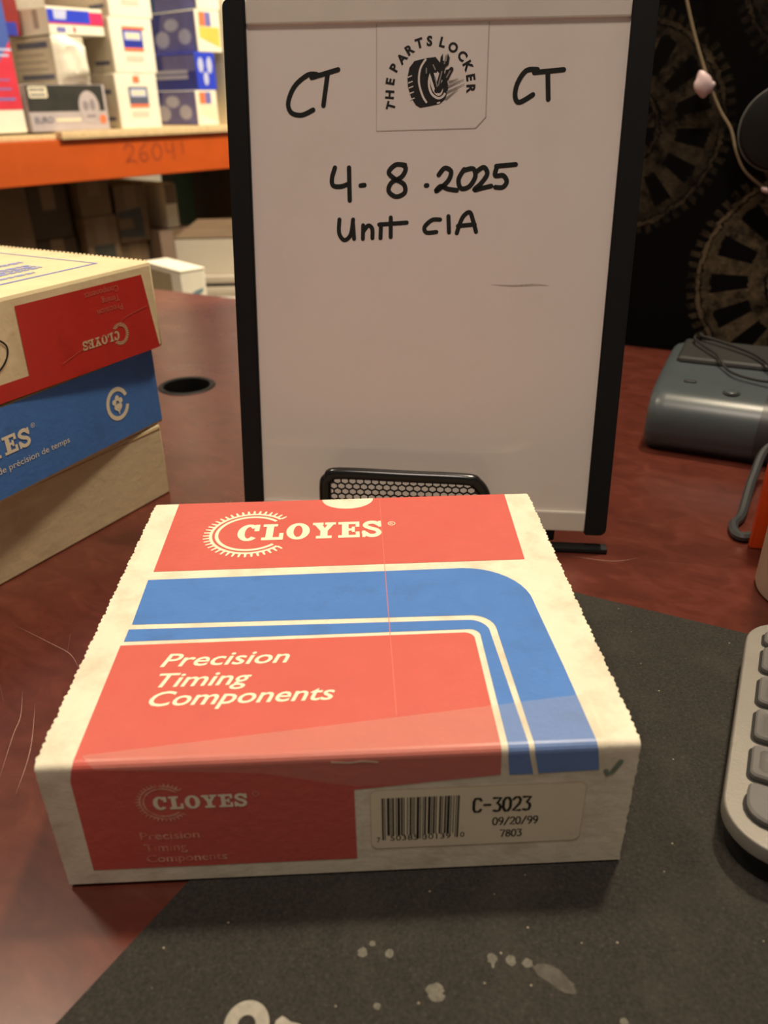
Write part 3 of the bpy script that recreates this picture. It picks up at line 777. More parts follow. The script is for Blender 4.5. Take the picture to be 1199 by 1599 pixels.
stroke(bm, [(-.0452, .0300), (-.0450, .0222)], .0010, f_, smooth=False); stroke(bm, [(-.0450, .0240), (-.0425, .0262)], .0012, f_, smooth=False); stroke(bm, [(-.0450, .0240), (-.0475, .0262)], .0012, f_, smooth=False)
link('gear_flower_emblem', bm, PRINT, c2, label='cream gear ring with a flower')
c3 = carton('cardboard_box', 'cream carton with red side panel on top of the left stack', 'box', (-.1370, .3790, .1216), R(59.3), .30, .2300, .0640, WARMCREAM, G, .003)
prt(c3, 'red_panel', DEEPRED, [('poly', [(-.0125, .0563), (-.1215, .0566), (-.1225, .0125), (-.30, .0125), (-.30, .0012), (-.0045, .0012)])], label='red printed side panel')
bm = bmesh.new()
rotmap = lambda cx, cz: (lambda u, v: Vector((2*cx-u, -.0004, 2*cz-v)))
slab_word(bm, -.0768, -.0422, .0165, .0062, rotmap(-.0595, .0196)); 
gear_arc(bm, -.0776, .0192, .0075, .0075, rotmap(-.0595, .0196), 22, 44, 316)
link('lettering', bm, mat('upside down lettering', (.62, .50, .30), .5), c3, label='upside-down cream lettering')
bm = bmesh.new()
for s_, xa, xb, z in (('Precision', -.0585, -.0350, .0385), ('Timing', -.0530, -.0365, .0450), ('Components', -.0665, -.0360, .0515)):
    add_text(bm, s_, xa, xb, z-.0021, .0042, rotmap((xa+xb)/2, z))
link('lettering', bm, mat('worn dull lettering', (.56, .16, .10), .5, .2, 300), c3, label='upside-down worn lettering')
prt(c3, 'handwriting', MARKER, [('stroke', [(-0.1545, .0385), (-0.1470, .0415), (-0.1400, .0405), (-0.1337, .0352), (-0.1347, .0285), (-0.1410, .0222), (-0.1485, .0200), (-0.1555, .023), (-0.1585, .031), (-0.1545, .0385)], .0012)], off=.0004, label='hand drawn black loop')
prt(c3, 'tape_wrinkle', mat('tape crease', (.62, .10, .07), .2), [('stroke', [(-.095, .0128), (-.08, .017), (-.06, .0215), (-.045, .024), (-.035, .030), (-.012, .0335)], .0007)], off=.0004)
def outl(bm, f):
    stroke(bm, [(-.30, .0295), (-.0250, .0295), (-.0250, .20), (-.30, .20)], .0030, f, caps=False, smooth=False)
prt(c3, 'blue_outline', BLUELINE, [('call', outl)], 'top', h=.064, label='blue printed outline on top')
def scr(bm, f):
    g = lambda u, v: f(-.036-v, .205-u)       # lines run parallel to the far edge
    g2 = lambda u, v: f(-.30+u, .04+v)
    for k, (s_, cap_, x0) in enumerate((('components fit the listed engines only', .0042, .12), ('TIMING SET', .0120, .10), ('match gear and chain before use', .0042, .125))):
        add_text(bm, s_, x0, .262, .014+k*.0075 if k < 2 else .044, cap_, g2)
bm = bmesh.new()
def scr_bar(x0, x1, y0, y1, n):
    random.seed(int(y0*1e4))
    for r_ in range(n):
        yy = y0+(y1-y0)*(r_+.5)/n; x = x0
        while x < x1:
            l = random.uniform(.003, .009); stroke(bm, [(x, yy+random.uniform(-.0004, .0004)), (min(x+l, x1), yy)], (y1-y0)/n*.75, lambda u, v: Vector((u, v, .06425)), caps=False, smooth=False); x += l+.0015
scr_bar(-.30, -.068, .040, .046, 1); scr_bar(-.30, -.052, .052, .072, 3); scr_bar(-.30, -.045, .080, .088, 1)
link('small_print', bm, mat('pale blue small print', (.28, .33, .66), .5), c3, label='rows of blurred blue small print', kind='stuff')
for t_ in (c3,):
    bm = bmesh.new()
    for i in range(70):
        xx = -.30*(i+.5)/70
    for i in range(50):
        yy = .004+.222*(i+.5)/50; bx(bm, (-.0012, yy-.0013, .0618), (.0008, yy+.0013, .0643), .0006, 1)
    link('corrugated_edge', bm, WARMCREAM, t_, False, kind='stuff')

# ------------------------------------------------------------------ keyboard (local x right, y to the back)
ka = R(61-90); kb = thing('keyboard', 'silver framed keyboard with grey dished keys at the right edge', 'keyboard', (.162, .013, MT+.0001), ka)
def rr_prism(bm, x0, y0, x1, y1, r, z0, z1, n=10, bev=0):
    pts = rrect(x0, y0, x1, y1, r, n)
    ins = lambda d: rrect(x0+d, y0+d, x1-d, y1-d, max(r-d, .0003), n)
    lay = [(ins(bev), z0), (pts, z0+bev), (pts, z1-bev), (ins(bev*.4), z1-bev*.25), (ins(bev), z1)] if bev else [(pts, z0), (pts, z1)]
    rs = [[bm.verts.new((p[0], p[1], z)) for p in L_] for L_, z in lay]
    for A, B in zip(rs, rs[1:]):
        for k in range(len(A)): bm.faces.new((A[k], A[(k+1) % len(A)], B[(k+1) % len(A)], B[k]))
    bm.faces.new(rs[0][::-1]); bm.faces.new(rs[-1])
    return bm
KW = .38
link('key_base', rr_prism(bmesh.new(), .0035, -.0175, KW-.0035, .1400, .020, 0, .0135), RUBBER, kb, True, 'black underside of the keyboard')
link('frame_plate', rr_prism(bmesh.new(), 0, -.0205, KW, .1475, .0235, .0125, .0205, bev=.0008), ALU, kb, True, 'silver top frame')
rows = [(.1190, .1325), (.0945, .1168), (.0670, .0902), (.0405, .0637), (.0150, .0370), (-.0100, .0124)]
def key_mesh(w_, h_, dish, bigcorner):
    bm = bmesh.new(); r = .0032; n = 6
    def outl_(d, rad):
        p = []
        for (cx, cy, a0), rd in zip(((w_, h_, 0), (0, h_, 90), (0, 0, 180), (w_, 0, 270)), (rad, rad, bigcorner or rad, rad)):
            cx_ = cx-d-rd if cx else d+rd; cy_ = cy-d-rd if cy else d+rd
            p += arcpts(cx_, cy_, rd, a0, a0+90, n)
        return p
    lay = [(outl_(0, r), -.001), (outl_(0, r), .0018), (outl_(.0008, r*.8), .0027)]
    rs = [[bm.verts.new((x, y, z)) for x, y in L_] for L_, z in lay]
    for A, B in zip(rs, rs[1:]):
        for k in range(len(A)): bm.faces.new((A[k], A[(k+1) % len(A)], B[(k+1) % len(A)], B[k]))
    m_ = len(rs[0])
    if dish:
        cx, cy, q = w_/2, h_/2, min(w_, h_)/2-.0011; prev = rs[-1]
        ang = [math.atan2(v.co.y-cy, v.co.x-cx) for v in prev]
        for f_r, z in ((1, .00262), (.85, .0016), (.55, .0007), (.2, .0003)):
            ring = [bm.verts.new((cx+q*f_r*math.cos(a), cy+q*f_r*math.sin(a), z)) for a in ang]
            for k in range(m_): bm.faces.new((prev[k], prev[(k+1) % m_], ring[(k+1) % m_], ring[k]))
            prev = ring
        bm.faces.new(prev)
    else: bm.faces.new(rs[-1])
    me = bpy.data.meshes.new('key'); bm.to_mesh(me); bm.free()
    me.materials.append(KEYGREY); me.polygons.foreach_set('use_smooth', [True]*len(me.polygons)); me.set_sharp_from_angle(angle=R(35))
    return me
kp = .0248; ncol = 14
wellm = bmesh.new()
kmesh = {}
for ri, (y0, y1) in enumerate(rows):
    for ci in range(ncol):
        w_ = .0215
        key = (ri if ri in (0, 5) else 1, ci == 0 and ri == 5, round(y1-y0, 4))
        if key not in kmesh: kmesh[key] = key_mesh(w_, y1-y0-.0016, ri != 0 and not (ri == 5 and ci == 0), .0095 if key[1] else 0)
        o = bpy.data.objects.new('key', kmesh[key]); COL.objects.link(o); o.parent = kb
        o.location = (.0088+ci*kp, y0+.0012, .0212)
        if o.location.x + w_ > KW-.006: bpy.data.objects.remove(o); continue
        q = rrect(.0076+ci*kp, y0-.0004, .0076+ci*kp+w_+.0016, y1+.0004, .0105 if key[1] else .0038, 5)
        add_poly(wellm, q, lambda u, v: Vector((u, v, .02062)))
link('key_wells', wellm, RUBBER, kb, False, 'black gaps around the keys', 'stuff')

# ------------------------------------------------------------------ label printer, cables, orange box, tumbler
pa = R(-28); pz = thing('label_printer', 'dark grey rounded desktop device with buttons, beside the black curtain', 'printer', (.2700, .4300, .0002), pa)
PW, PD = .19, .175
def dev_section():   # (y, z) outline from front bottom over the top to the back, local y to the back
    return [(.012, .0), (.004, .006), (-.001, .016), (-.001, .028), (.003, .040), (.012, .049), (.026, .0535), (.060, .0560), (.100, .0575)]
def dev_body():
    bm = bmesh.new(); sec = dev_section()
    sec = [(p.x, p.y) for p in spline([(a, b, 0) for a, b in sec], 4)] + [(.135, .0578), (PD, .056), (PD, .0)]
    ins = [(0, .010), (.0015, .006), (.004, .0028), (.008, .0008), (.014, 0)]
    xs = [(a, b) for a, b in ins]+[(PW-a, b) for a, b in reversed(ins)]
    rows_ = []
    for x, sh in xs:
        row = []
        for y, z in sec:
            cy, cz = .08, .028
            k = 1-sh/.06
            row.append(bm.verts.new((x, cy+(y-cy)*(1-sh/.11), max(0, cz+(z-cz)*k) if z > .001 else sh*.3)))
        rows_.append(row)
    n = len(sec)
    for A, B in zip(rows_, rows_[1:]):
        for k in range(n): bm.faces.new((A[k], A[(k+1) % n], B[(k+1) % n], B[k]))
    bm.faces.new(rows_[0][::-1]); bm.faces.new(rows_[-1])
    bmesh.ops.recalc_face_normals(bm, faces=bm.faces)
    return bm
link('printer_body', dev_body(), GUN, pz, True)
bm = bmesh.new(); bx(bm, (.010, .098, .045), (PW-.010, PD-.004, .0625), .004, 3); link('printer_lid', bm, mat('matte black lid', (.016, .016, .015), .6), pz, True, 'matte black rear lid')
bm = bmesh.new(); rr_prism(bm, .013, .096, PW-.013, .0975, .0006, .045, .0590); link('lid_gap', bm, RUBBER, pz)
bm = bmesh.new(); lathe(bm, [(.0001, .050), (.0056, .050), (.0056, .0556), (.0044, .0563), (.0001, .0561)], 24, (.066, .030, 0)); link('button', bm, GUN, pz, True, 'round raised button')
bm = bmesh.new(); lathe(bm, [(.0001, .050), (.0074, .050), (.0074, .0547), (.0001, .0547)], 24, (.066, .030, 0)); link('button_ring', bm, DARKGREY, pz, True)
bm = bmesh.new(); rr_prism(bm, .024, .042, .035, .0475, .002, .0545, .0567, 5, .0004); link('button', bm, DARKGREY, pz, True, 'small dark oblong button')
bm = bmesh.new()
ss = [(p.x, p.y) for p in spline([(a, b, 0) for a, b in dev_section()], 4)]
for xx, mm in ((.092, 0),):
    L_ = [bm.verts.new((xx+(y*.10), y-.0006, z+.0006)) for y, z in ss]; R_ = [bm.verts.new((xx+.028+(y*.10), y-.0006, z+.0006)) for y, z in ss]
    for i in range(len(ss)-1): bm.faces.new((L_[i], R_[i], R_[i+1], L_[i+1]))
link('side_band', bm, DARKGREY, pz, True, 'darker band across the front')

def cable(name, label, pts, r, mt, cat='cable', sub=8):
    bm = bmesh.new(); tube(bm, spline(pts, sub), r, 8)
    o = link(name, bm, mt, None, True); return setp(o, label, cat)
cable('power_cable', 'thick black cable looping down beside the orange box', [(.50, .36, .0036), (.44, .345, .018), (.385, .352, .036), (.352, .362, .030), (.326, .332, .016), (.302, .294, .0045), (.2895, .280, .0038), (.2850, .2665, .0037), (.2885, .2610, .0037), (.2980, .2640, .0037)][0:], .0036, DARKGREY)
cable('thin_cable', 'thin black cable running straight across the dark grey device', [(.415, .60, .004), (.392, .60, .04), (.366, .566, .066), (.358, .550, .0676), (.358, .520, .0672), (.3585, .497, .0668), (.358, .478, .0615), (.359, .458, .0610), (.372, .440, .0605), (.40, .41, .062), (.45, .37, .04), (.50, .33, .003)], .0013, RUBBER)
cable('thin_cable', 'thin black cable curving over the rear lid of the grey device', [(.425, .595, .004), (.400, .60, .04), (.374, .572, .066), (.370, .560, .0678), (.380, .540, .0675), (.3925, .505, .0672), (.3945, .475, .0665), (.3945, .450, .0640), (.404, .42, .0655), (.44, .39, .05), (.49, .37, .004)], .0016, RUBBER)
c4 = thing('orange_box', 'bright orange upright carton behind the tan tumbler', 'box', (.2886, .2505, .0001), R(-12))
box('carton_body', (0, 0, 0), (.075, .006, .115), ORANGEBOX, c4, .0012)
box('flap_edge', (.002, .001, .115), (.073, .005, .1158), ORANGEBOX, c4, .0003)
tm = thing('tumbler', 'tan metal tumbler standing at the right edge behind the keyboard', 'tumbler', (.3045, .1915, .0001))
link('cup_body', lathe(bmesh.new(), [(.001, 0), (.0330, 0), (.0358, .0012), (.0366, .0035), (.0366, .150), (.0360, .153), (.034, .153), (.034, .006), (.001, .006)], 56), TAN, tm, True)
link('cup_rim', lathe(bmesh.new(), [(.0338, .1525), (.0368, .1525), (.0368, .1560), (.0338, .1560)], 56), STEEL, tm, True, 'bright steel rim')
bm = bmesh.new(); tube(bm, spline([(.356, .362, .05), (.349, .353, .052), (.3475, .350, .047), (.350, .352, .038), (.354, .356, .031)], 6), .0012, 6)
setp(link('wire_clip', bm, STEEL, None, True), 'small bright metal wire clip on the thick black cable', 'clip')

# ------------------------------------------------------------------ curtain, string light, round disc
cu0 = CA+Vector((0, .02, 0))
def curt(u, z, off=0): return cu0+ec*u-nc*off+Vector((0, 0, z))
gears = [(.654, .2535, .125, 62, 15, .42), (.893, .0930, .138, 66, 15, 1.0), (.868, .418, .118, 60, 14, .30), (.44, .02, .12, 60, 15, .5), (1.12, .28, .14, 66, 15, .7)]
bm = bmesh.new(); nu, nz = 130, 60; grid = []
for i in range(nu+1):
    u = .36+1.15*i/nu; row = []
    for j in range(nz+1):
        z = -.55+1.75*j/nz
        y = .016+.004*math.sin(u*31+.6*math.sin(z*4))+.003*math.sin(u*13+z*5)
        row.append(bm.verts.new((u, y, z)))
    grid.append(row)
for i in range(nu):
    for j in range(nz): bm.faces.new((grid[i][j], grid[i+1][j], grid[i+1][j+1], grid[i][j+1]))
ctn = thing('curtain', 'black hanging tapestry printed with large tan gears, behind the desk', 'curtain', cu0, DY)
cl = link('cloth', bm, gear_mat(gears), ctn, True); sm = cl.modifiers.new('thickness', 'SOLIDIFY'); sm.thickness = .0015; sm.offset = 1
bm = bmesh.new(); tube(bm, [(.33, .018, 1.205), (1.54, .018, 1.205)], .008, 12); link('curtain_rod', bm, BLACKPL, ctn, True)
sl = thing('string_light', 'thin bronze wire of string lights with one pearly bulb, against the curtain', 'lights')
def cpx(u, z, off=.012): return curt(u, z, off)
bm = bmesh.new(); tube(bm, spline([cpx(.66, .55), cpx(.695, .42), cpx(.7105, .379), cpx(.727, .340), cpx(.7476, .299), cpx(.764, .272), cpx(.7781, .2540), cpx(.788, .232, .014), cpx(.801, .212, .016), cpx(.8222, .1957), cpx(.845, .182), cpx(.885, .165), cpx(.95, .14)], 8), .0016, 6)
link('light_wire', bm, WIRE, sl, True)
def bulb(u, z, rx, rz_, off, rot):
    bm = bmesh.new(); bmesh.ops.create_uvsphere(bm, u_segments=14, v_segments=10, radius=1)
    for v in bm.verts:
        k = 1+.12*math.sin(v.co.x*5+v.co.z*3)-.2*max(0, v.co.z*v.co.x)
        v.co = Vector((v.co.x*rx*k, v.co.y*rx*.9, v.co.z*rz_*k))
    bmesh.ops.rotate(bm, verts=bm.verts, matrix=Matrix.Rotation(rot, 3, 'Y'))
    bmesh.ops.translate(bm, verts=bm.verts, vec=cpx(u, z, off))
    link('light_bulb', bm, PINKBULB, sl, True)
bulb(.7425, .2985, .0100, .0138, .015, R(-18)); bulb(.826, .1925, .005, .003, .014, R(30))
bm = bmesh.new(); bmesh.ops.create_uvsphere(bm, u_segments=10, v_segments=8, radius=.0038); bmesh.ops.translate(bm, verts=bm.verts, vec=cpx(.7505, .2975, .013)); link('bulb_socket', bm, PINKBULB, sl, True)
dc = thing('round_disc', 'black round disc with a thin grey rim hung on the curtain at the right edge', 'disc', curt(.8300, .2546, .012), DY)
bm = bmesh.new(); lathe(bm, [(.001, -.004), (.040, -.004), (.0415, 0), (.0415, .012), (.039, .016), (.03, .018), (.001, .0185)], 48, (0, 0, 0), 'y'); link('disc_body', bm, BLACKPL, dc, True)
bm = bmesh.new(); tube(bm, [(.0425*math.cos(2*math.pi*k/60), -.008, .0425*math.sin(2*math.pi*k/60)) for k in range(60)], .0011, 6, closed=True); link('wire_rim', bm, GREYWIRE, dc, True, 'thin grey wire rim')

# ------------------------------------------------------------------ pallet rack (local x along the beam, y to the back)
rk = thing('pallet_rack', 'orange beamed warehouse rack with particle board deck and green posts', 'rack', (ORACK.x, ORACK.y, 0), RU)
ZB = .2058
def beam_bm(y0, y1, z0, z1, s):
    bm = bmesh.new()
    prof = [(y0, z0), (y0, z1), (y0+s*.022, z1), (y0+s*.022, z1-.018), (y1, z1-.018), (y1, z0)]
    a = [bm.verts.new((-.75, y, z)) for y, z in prof]; b = [bm.verts.new((1.55, y, z)) for y, z in prof]
    for i in range(6): bm.faces.new((a[i], a[(i+1) % 6], b[(i+1) % 6], b[i]))
    bm.faces.new(a[::-1]); bm.faces.new(b); bmesh.ops.recalc_face_normals(bm, faces=bm.faces)
    bmesh.ops.bevel(bm, geom=[e for e in bm.edges if e.calc_length() > 1], offset=.002, segments=2, affect='EDGES')
    return bm
fb = link('beam', beam_bm(0, .045, ZB-.103, ZB, 1), ORANGE, rk, True, 'orange front beam with faded marker digits')
bm = bmesh.new()
DIG = {'2': [(0, .75), (.3, 1), (.8, .9), (.75, .55), (.1, .05), (.5, .12), (1, 0)], '6': [(.8, 1), (.25, .7), (.05, .3), (.4, 0), (.85, .2), (.6, .5), (.1, .35)], '0': [(.5, 1), (.1, .6), (.3, .05), (.8, .2), (.9, .7), (.5, 1)], '4a': [(.1, 1), (.15, .5), (.8, .5)], '4b': [(.75, 1), (.7, 0)], '1': [(.5, 1), (.5, .3)]}
xx = .355
for dgt, aw in (('2', .044), ('6', .040), ('0', .046), ('4', .046), ('1', .03)):
    for kk in ((dgt,) if dgt != '4' else ('4a', '4b')): stroke(bm, [(xx+aw*.8*u, ZB-.065+.045*v) for u, v in DIG[kk]], .006, lambda u, v: Vector((u, -.0004, v)))
    xx += aw*1.05
link('handwriting', bm, mat('faded marker on orange', (.30, .05, .010), .5, .2, 60), fb)
link('beam', beam_bm(.90, .855, ZB-.103, ZB, -1), ORANGE, rk, True)
link('beam', beam_bm(0, .045, -.42, -.318, 1), ORANGE, rk, True); link('beam', beam_bm(.90, .855, -.42, -.318, -1), ORANGE, rk, True)
box('deck_board', (.172, -.012, ZB+.0005), (1.55, .89, ZB+.0185), CHIP, rk, .001); box('deck_board', (-.75, .012, ZB+.0005), (.170, .89, ZB+.0135), CHIP, rk, .001)
box('deck_board', (-.75, .0, -.317), (1.55, .89, -.30), CHIP, rk, .001)
for x_ in (-.83, 1.56):
    for y_ in (-.01, .83): box('post', (x_, y_, -.75), (x_+.075, y_+.075, 1.6), GREEN, rk, .003)
box('post', (.835, .45, -.299), (.915, .53, ZB-.001), GREEN, rk, .003)
ZD = ZB+.0188
def P(u, v): q = ORACK+Urack*u+Vrack*v; return q
def rbox(name, label, u, v, z, w_, d_, h_, mt, sidemat=None, group=None, rz=0, bev=.002):
    q = P(u, v); t = thing(name, label, 'box', (q.x, q.y, z), RU+R(rz), group)
    box('carton_body', (0, 0, 0), (w_, d_, h_), mt, t, bev)
    return t
GW, GB = 'white cartons in a column on the rack', 'blue cartons in a column on the rack'
# tall box at far left
t = rbox('cardboard_box', 'tall carton printed blue over red with a cream base, leftmost on the rack', -.10, .03, ZD, .205, .20, .62, WHITEBOX)
prt(t, 'blue_panel', mat('mid blue print', (.06, .11, .40), .5), [('poly', [(0.001, .09), (.15, .12), (.205, .19), (.205, .619), (.001, .619)])], off=.0004)
prt(t, 'red_panel', CRIMSON, [('poly', [(.001, .052), (.204, .052), (.204, .20), (.15, .13), (.001, .10)])], off=.0007)
prt(t, 'print_lines', LILAC, [('rect', .03, .072, .190, .078), ('rect', .06, .095, .185, .099), ('rect', .08, .115, .185, .118)], off=.001)
prt(t, 'pale_lines', PALEBLUE, [('rect', .05, .178, .204, .183), ('rect', .05, .166, .195, .171)], off=.001)
prt(t, 'white_dot', WHITEBOX, [('poly', ell(.178, .262, .014, .012, n=16))], off=.001)
# charcoal and lavender box facing the camera
q = P(.116, -.002+.02); ang = RU-R(42)
hb = thing('cardboard_box', 'charcoal over lavender carton below the crumpled white carton', 'box', (P(.113, .02).x, P(.113, .02).y, ZD), RU, None)
EW, EH = .224, .107
box('carton_body', (0, 0, 0), (EW, .36, EH), GREYLAV, hb, .002)
prt(hb, 'charcoal_panel', CHAR, [('rect', .001, .046, EW-.008, EH-.001)], off=.0004)
prt(hb, 'small_label', PAPER, [('poly', rrect(.008, .077, .058, .103, .004))], off=.0008)
prt(hb, 'label_print', SLATE, [('rect', .013, .092, .020, .099), ('rect', .023, .092, .030, .099), ('rect', .034, .092, .040, .099), ('rect', .043, .092, .050, .099), ('rect', .012, .082, .052, .086)], off=.0011)
prt(hb, 'lettering', SLATE, [('text', 'EURO', .012, .062, .020, .014, .01)], off=.0008)
prt(hb, 'pale_stripe', PAPER, [('rect', .070, .022, .140, .030)], off=.0007)
prt(hb, 'lilac_drop', GREYLAV, [('poly', ell(.170, .055, .030, .038, n=20))], off=.0009)
prt(hb, 'drop_print', mat('drop grey', (.28, .24, .26), .5), [('poly', ell(.160, .058, .008, .012, n=12)), ('poly', ell(.180, .060, .008, .014, n=12)), ('rect', .158, .030, .185, .037)], off=.0012)
prt(hb, 'orange_dot', ORPRINT, [('poly', ell(.206, .026, .010, .011, n=14))], off=.0012)
# tan carton with crumpled white end
t = thing('cardboard_box', 'tan carton with a crumpled white end, under the blue and red striped carton', 'box', (P(.222, .03).x, P(.222, .03).y, ZD+EH+.0006), RU, None)
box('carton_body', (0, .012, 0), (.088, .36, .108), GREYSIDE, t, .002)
random.seed(5)
bm = bmesh.new(); n = 9; gr = []
for i in range(n+1):
    row = []
    for j in range(n+1):
        u, v = i/n, j/n
        edge = min(u, 1-u, v, 1-v)
        top = 1-.22*max(0, u-.45)/.55 if v > .5 else 1
        row.append(bm.verts.new((.092*u-.001, .012-.020*min(1, edge*5)-.006*random.random()*min(1, edge*6)-.012*max(0, .3-abs(u+v*.35-.85))*3*min(1, edge*5), .113*v*top-.001)))
    gr.append(row)
for i in range(n):
    for j in range(n): bm.faces.new((gr[i][j], gr[i+1][j], gr[i+1][j+1], gr[i][j+1]))
link('crumpled_flap', bm, WHITEBOX, t, True, 'crumpled white paper end')
prt(t, 'print_bars', SLATE, [('rect', .17, .083, .325, .097), ('rect', .17, .012, .335, .024)], 'left', .0006, d=.36)
prt(t, 'grey_lines', mat('grey print', (.38, .33, .27), .5), [('rect', .15, .066, .30, .070), ('rect', .15, .050, .31, .054), ('rect', .15, .034, .31, .038)], 'left', .0006, d=.36)
# striped white carton lying on top
q = P(.221, .04)
t = thing('cardboard_box', 'white carton with blue and red stripe lying across the top of the stack', 'box', (q.x, q.y, ZD+EH+.110+.0020), RU, None)
box('carton_body', (0, 0, 0), (.157, .23, .060), WHITEBOX, t, .002)
prt(t, 'blue_stripe', ROYAL, [('rect', .001, .026, .118, .054)], off=.0005); prt(t, 'red_stripe', PINKRED, [('rect', .118, .024, .156, .052)], off=.0005)
prt(t, 'pale_patch', PALEBLUE, [('poly', [(.018, .033), (.050, .033), (.055, .053), (.018, .053)])], off=.0008); prt(t, 'red_line', CRIMSON, [('rect', .001, .0225, .156, .026)], off=.0008)
prt(t, 'small_print', LILAC, [('rect', .02, .005, .045, .016)], off=.0008); prt(t, 'red_mark', CRIMSON, [('rect', .066, .006, .073, .017)], off=.0008)
prt(t, 'side_print', mat('side grey print', (.42, .36, .30), .5), [('rect', .16, .014, .185, .055)], 'left', .0006, d=.23)
q = P(.17, .16)
t = thing('cardboard_box', 'maroon and navy carton behind the tall blue and red one', 'box', (q.x, q.y, ZD+EH+.110+.0020), RU, None)
box('carton_body', (-.055, 0, 0), (.042, .18, .40), MAROON, t, .002); prt(t, 'navy_panel', NAVY, [('rect', -.054, .001, .03, .03)], off=.0005)
# three white cartons, front labels
zz = ZD
for k, (u, v, h_, lab) in enumerate(((.374, .02, .134, 'white carton with grey, blue and red label, bottom of its column'), (.381, .02, .129, 'white carton with red topped label, second from the deck in its column'), (.388, .02, .60, 'white carton at the top of its column, cut by the picture edge'))):
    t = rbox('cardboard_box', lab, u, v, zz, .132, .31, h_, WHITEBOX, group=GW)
    box('side_shading', (-.0012, .004, .002), (.0005, .308, h_-.002), GREYSIDE, t)  # shade of the left side put into a darker card colour
    prt(t, 'label_frame', [SLATE, NAVY, NAVY][k], [('rect', .036, .060, .098, .102)], off=.0005)
    prt(t, 'label_field', PALEBLUE, [('rect', .042, .078, .092, .097)], off=.0008)
    prt(t, 'label_field', PAPER, [('rect', .046, .082, .088, .093)], off=.001)
    prt(t, 'red_line', ORPRINT, [('rect', .036, .052, .098, .060)]+([('rect', .036, .102, .106, .109)] if k else [('rect', .055, .112, .075, .128)]), off=.0008)
    prt(t, 'small_print', mat('faint print', (.62, .58, .46), .5), [('rect', .04+.011*i, .028, .048+.011*i, .042) for i in range(5)], off=.0008)
    for it in (('rect', .20, .085, .285, .096), ('rect', .22, .020, .29, .029)): prt(t, 'side_print', SLATE, [it], 'left', .0018, d=.31)
    if k < 2: prt(t, 'flap_tab', WHITEBOX, [('poly', [(.055, .008), (.060, .0008), (.082, .0008), (.087, .008)])], off=.0014)
    zz += h_+.0006
# four blue cartons
zz = ZD
for k, (u, w_, h_, kind, lab) in enumerate(((.661, .078, .094, 'o', 'blue and white carton with orange square, bottom of the blue column'), (.673, .072, .098, 'b', 'all blue carton with pale ovals, second in the blue column'), (.689, .090, .106, 'y', 'blue and white carton with orange and yellow label, third in the blue column'), (.70, .083, .55, 't', 'teal blue and white carton at the top of the blue column'))):
    t = rbox('cardboard_box', lab, u, .05, zz, w_, .40, h_, ROYAL if kind == 'b' else WHITEBOX, group=GB)
    prt(t, 'blue_side', TEAL if kind == 't' else NAVY, [('rect', .002, .002, .398, h_-.002)], 'left', .0006, d=.40)
    if kind in 'oyt':
        prt(t, 'lilac_patch', LILAC, [('poly', [(.20, .004), (.398, .004), (.398, h_-.004), (.24, h_-.004)])], 'left', .001, d=.40)
        prt(t, 'pale_print', PALEBLUE, [('poly', ell(.285, h_*.68, .035, .016, n=14))], 'left', .0014, d=.40)
        for it in (('poly', ell(.235, h_*.34, .035, .022, n=14)), ('poly', ell(.345, h_*.38, .030, .020, n=14)), ('rect', .07, h_*.5, .15, h_*.62)): prt(t, 'pale_print', PALEBLUE, [it], 'left', .0014, d=.40)
    else:
        prt(t, 'lilac_patch', LILAC, [('rect', .24, .05, .398, h_-.006)], 'left', .001, d=.40)
        prt(t, 'pale_print', PALEBLUE, [('rect', .14, .030, .36, .040), ('rect', .17, .044, .36, .054)], 'left', .0014, d=.40)
        for q_ in ((.018, .065, .010, .020), (.050, .065, .010, .022), (.034, .030, .009, .018)): prt(t, 'pale_oval', PALEBLUE, [('poly', ell(*q_, n=14))], off=.0006)
    if kind in 'oy':
        prt(t, 'orange_square', ORPRINT, [('rect', .012, h_*.62, .034, h_*.95)], off=.0006); prt(t, 'lilac_square', LILAC, [('rect', .034, h_*.62, .056, h_*.95)], off=.0006)
        prt(t, 'yellow_panel' if kind == 'y' else 'pale_panel', YELLOW if kind == 'y' else PAPER, [('poly', [(.010, h_*.35), (w_-.006, h_*.12), (w_-.006, h_*.60), (.010, h_*.60)])], off=.0006)
    zz += h_+.0008
zz = ZD
for k, h_ in enumerate((.17, .65)):
    t = rbox('cardboard_box', ('plain white carton with grey print beside the blue column, lower of two', 'plain white carton beside the blue column, upper of two')[k], .785, .03, zz, .16, .36, h_, WHITEBOX, group='white cartons beside the blue column')
    prt(t, 'grey_print', mat('grey carton print', (.5, .47, .4), .5), [('rect', .012, .095, .022, .16), ('rect', .006, .06, .06, .068), ('rect', .006, .03, .05, .045)], off=.0006)
    zz += h_+.0006
# lower bay
def low(label, u, v, z, w_, d_, h_, mt, pr=None):
    t = rbox('cardboard_box', label, u, v, z, w_, d_, h_, mt, group='cartons in the dark bay under the orange beam')
    box('top_flap', (.003, .003, h_), (w_-.003, d_-.003, h_+.0015), mt, t); box('tape_strip', (w_/2-.02, -.0006, h_*.55), (w_/2+.02, .0004, h_), DULLTAPE, t)
    if pr: prt(t, 'label_print', pr[0], pr[1], off=.0010)
    return t
ZL = -.299
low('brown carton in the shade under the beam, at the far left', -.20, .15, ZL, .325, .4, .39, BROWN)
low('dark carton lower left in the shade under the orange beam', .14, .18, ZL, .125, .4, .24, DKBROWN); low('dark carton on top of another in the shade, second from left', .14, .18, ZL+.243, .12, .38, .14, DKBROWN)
low('brown carton lower third in the shade under the beam', .28, .15, ZL, .11, .4, .29, BROWN, (CHAR, [('rect', .02, .16, .09, .21)])); low('brown carton upper third in the shade under the beam', .28, .15, ZL+.293, .10, .36, .10, BROWN)
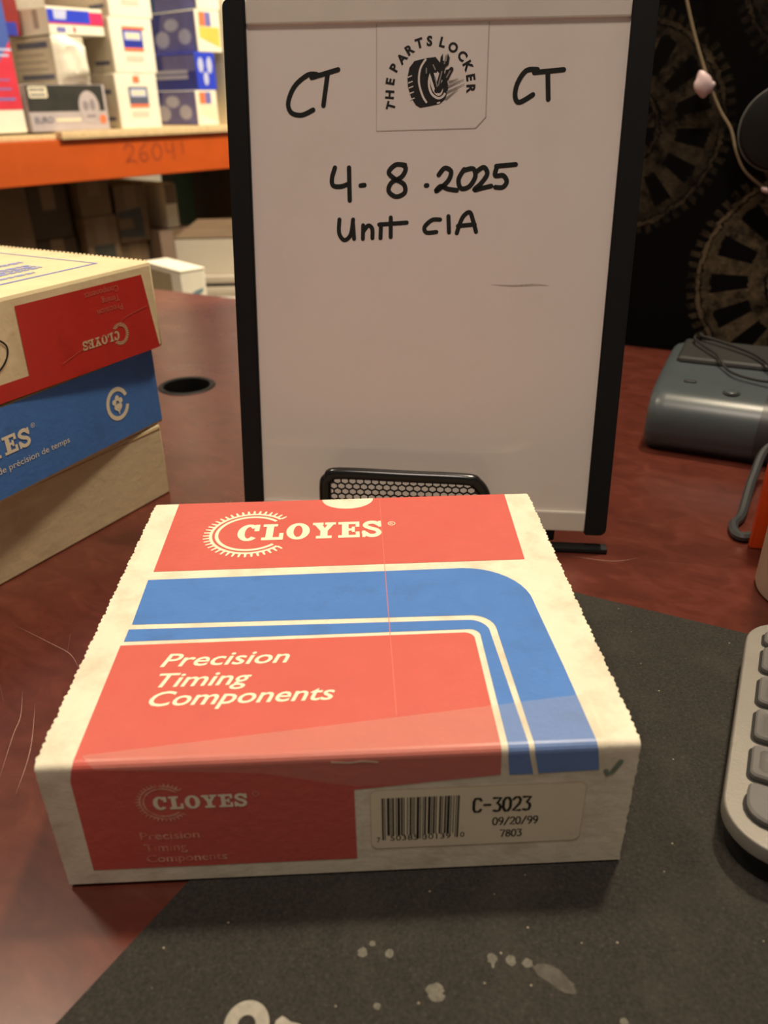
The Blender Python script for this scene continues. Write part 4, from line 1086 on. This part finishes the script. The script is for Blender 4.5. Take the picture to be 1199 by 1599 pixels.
low('brown carton with a black corner label in the dark bay', .40, .17, ZL, .10, .4, .20, BROWN); low('brown carton with a black panel in the dark bay', .40, .16, ZL+.203, .11, .4, .165, BROWN, (CHAR, [('poly', [(.0, .02), (.09, .01), (.085, .10), (.005, .09), (.005, .07), (.05, .07), (.055, .04), (.0, .04)])]))
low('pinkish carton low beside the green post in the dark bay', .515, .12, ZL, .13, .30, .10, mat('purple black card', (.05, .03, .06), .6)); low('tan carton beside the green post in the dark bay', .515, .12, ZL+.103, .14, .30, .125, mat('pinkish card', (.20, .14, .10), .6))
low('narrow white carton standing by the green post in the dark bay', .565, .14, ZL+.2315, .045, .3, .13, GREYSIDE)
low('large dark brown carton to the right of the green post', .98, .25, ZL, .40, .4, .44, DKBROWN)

# ------------------------------------------------------------------ low table with cartons behind the desk
tz = -.128
lt = thing('low_table', 'grey low table behind the far left corner of the desk', 'table', (-.55, 1.36, -.75), R(0))
box('table_top', (.08, .02, .75+tz-.03), (.52, .75, .75+tz), TABLEG, lt, .002)
for a in (.10, .47):
    for b in (.05, .68): box('leg', (a, b, 0), (a+.035, b+.035, .75+tz-.03), TABLEG, lt)
t = thing('storage_tray', 'flat grey tray under the pale carton behind the desk', 'tray', (-.42, 1.70, tz+.0005), 0)
box('tray_body', (0, 0, 0), (.36, .36, .022), PALE, t, .002); box('tray_gap', (.004, .004, .022), (.356, .356, .030), RUBBER, t); box('tray_lid', (0, 0, .030), (.36, .36, .048), PALE, t, .002)
t = thing('cardboard_box', 'pale carton with brown top flaps behind the desk, next to the white board', 'box', (-.405, 1.712, tz+.0492), 0)
box('carton_body', (0, 0, 0), (.33, .33, .082), mat('pale carton white', (.60, .55, .45), .6, .04, 12), t, .002); box('top_flap', (0, 0, .082), (.33, .163, .085), BROWN, t); box('top_flap', (0, .167, .082), (.33, .33, .085), BROWN, t)
t = thing('cardboard_box', 'small white carton with a blue mark just behind the desk edge', 'box', (-.3440, 1.44, tz+.0005), R(40))
box('carton_body', (0, 0, 0), (.058, .16, .105), WHITEBOX, t, .003); box('top_flap', (-.001, -.001, .105), (.059, .161, .109), WHITEBOX, t, .0015)
prt(t, 'blue_mark', mat('dull blue mark', (.16, .26, .30), .5), [('poly', [(.012, .045), (.03, .05), (.048, .060), (.05, .068), (.03, .064), (.012, .055)])], off=.0005)
box('side_shading', (-.001, .04, .01), (.0005, .155, .098), mat('olive painted side shade', (.36, .30, .18), .6), t)  # dim left side of the white carton painted as a dark olive panel
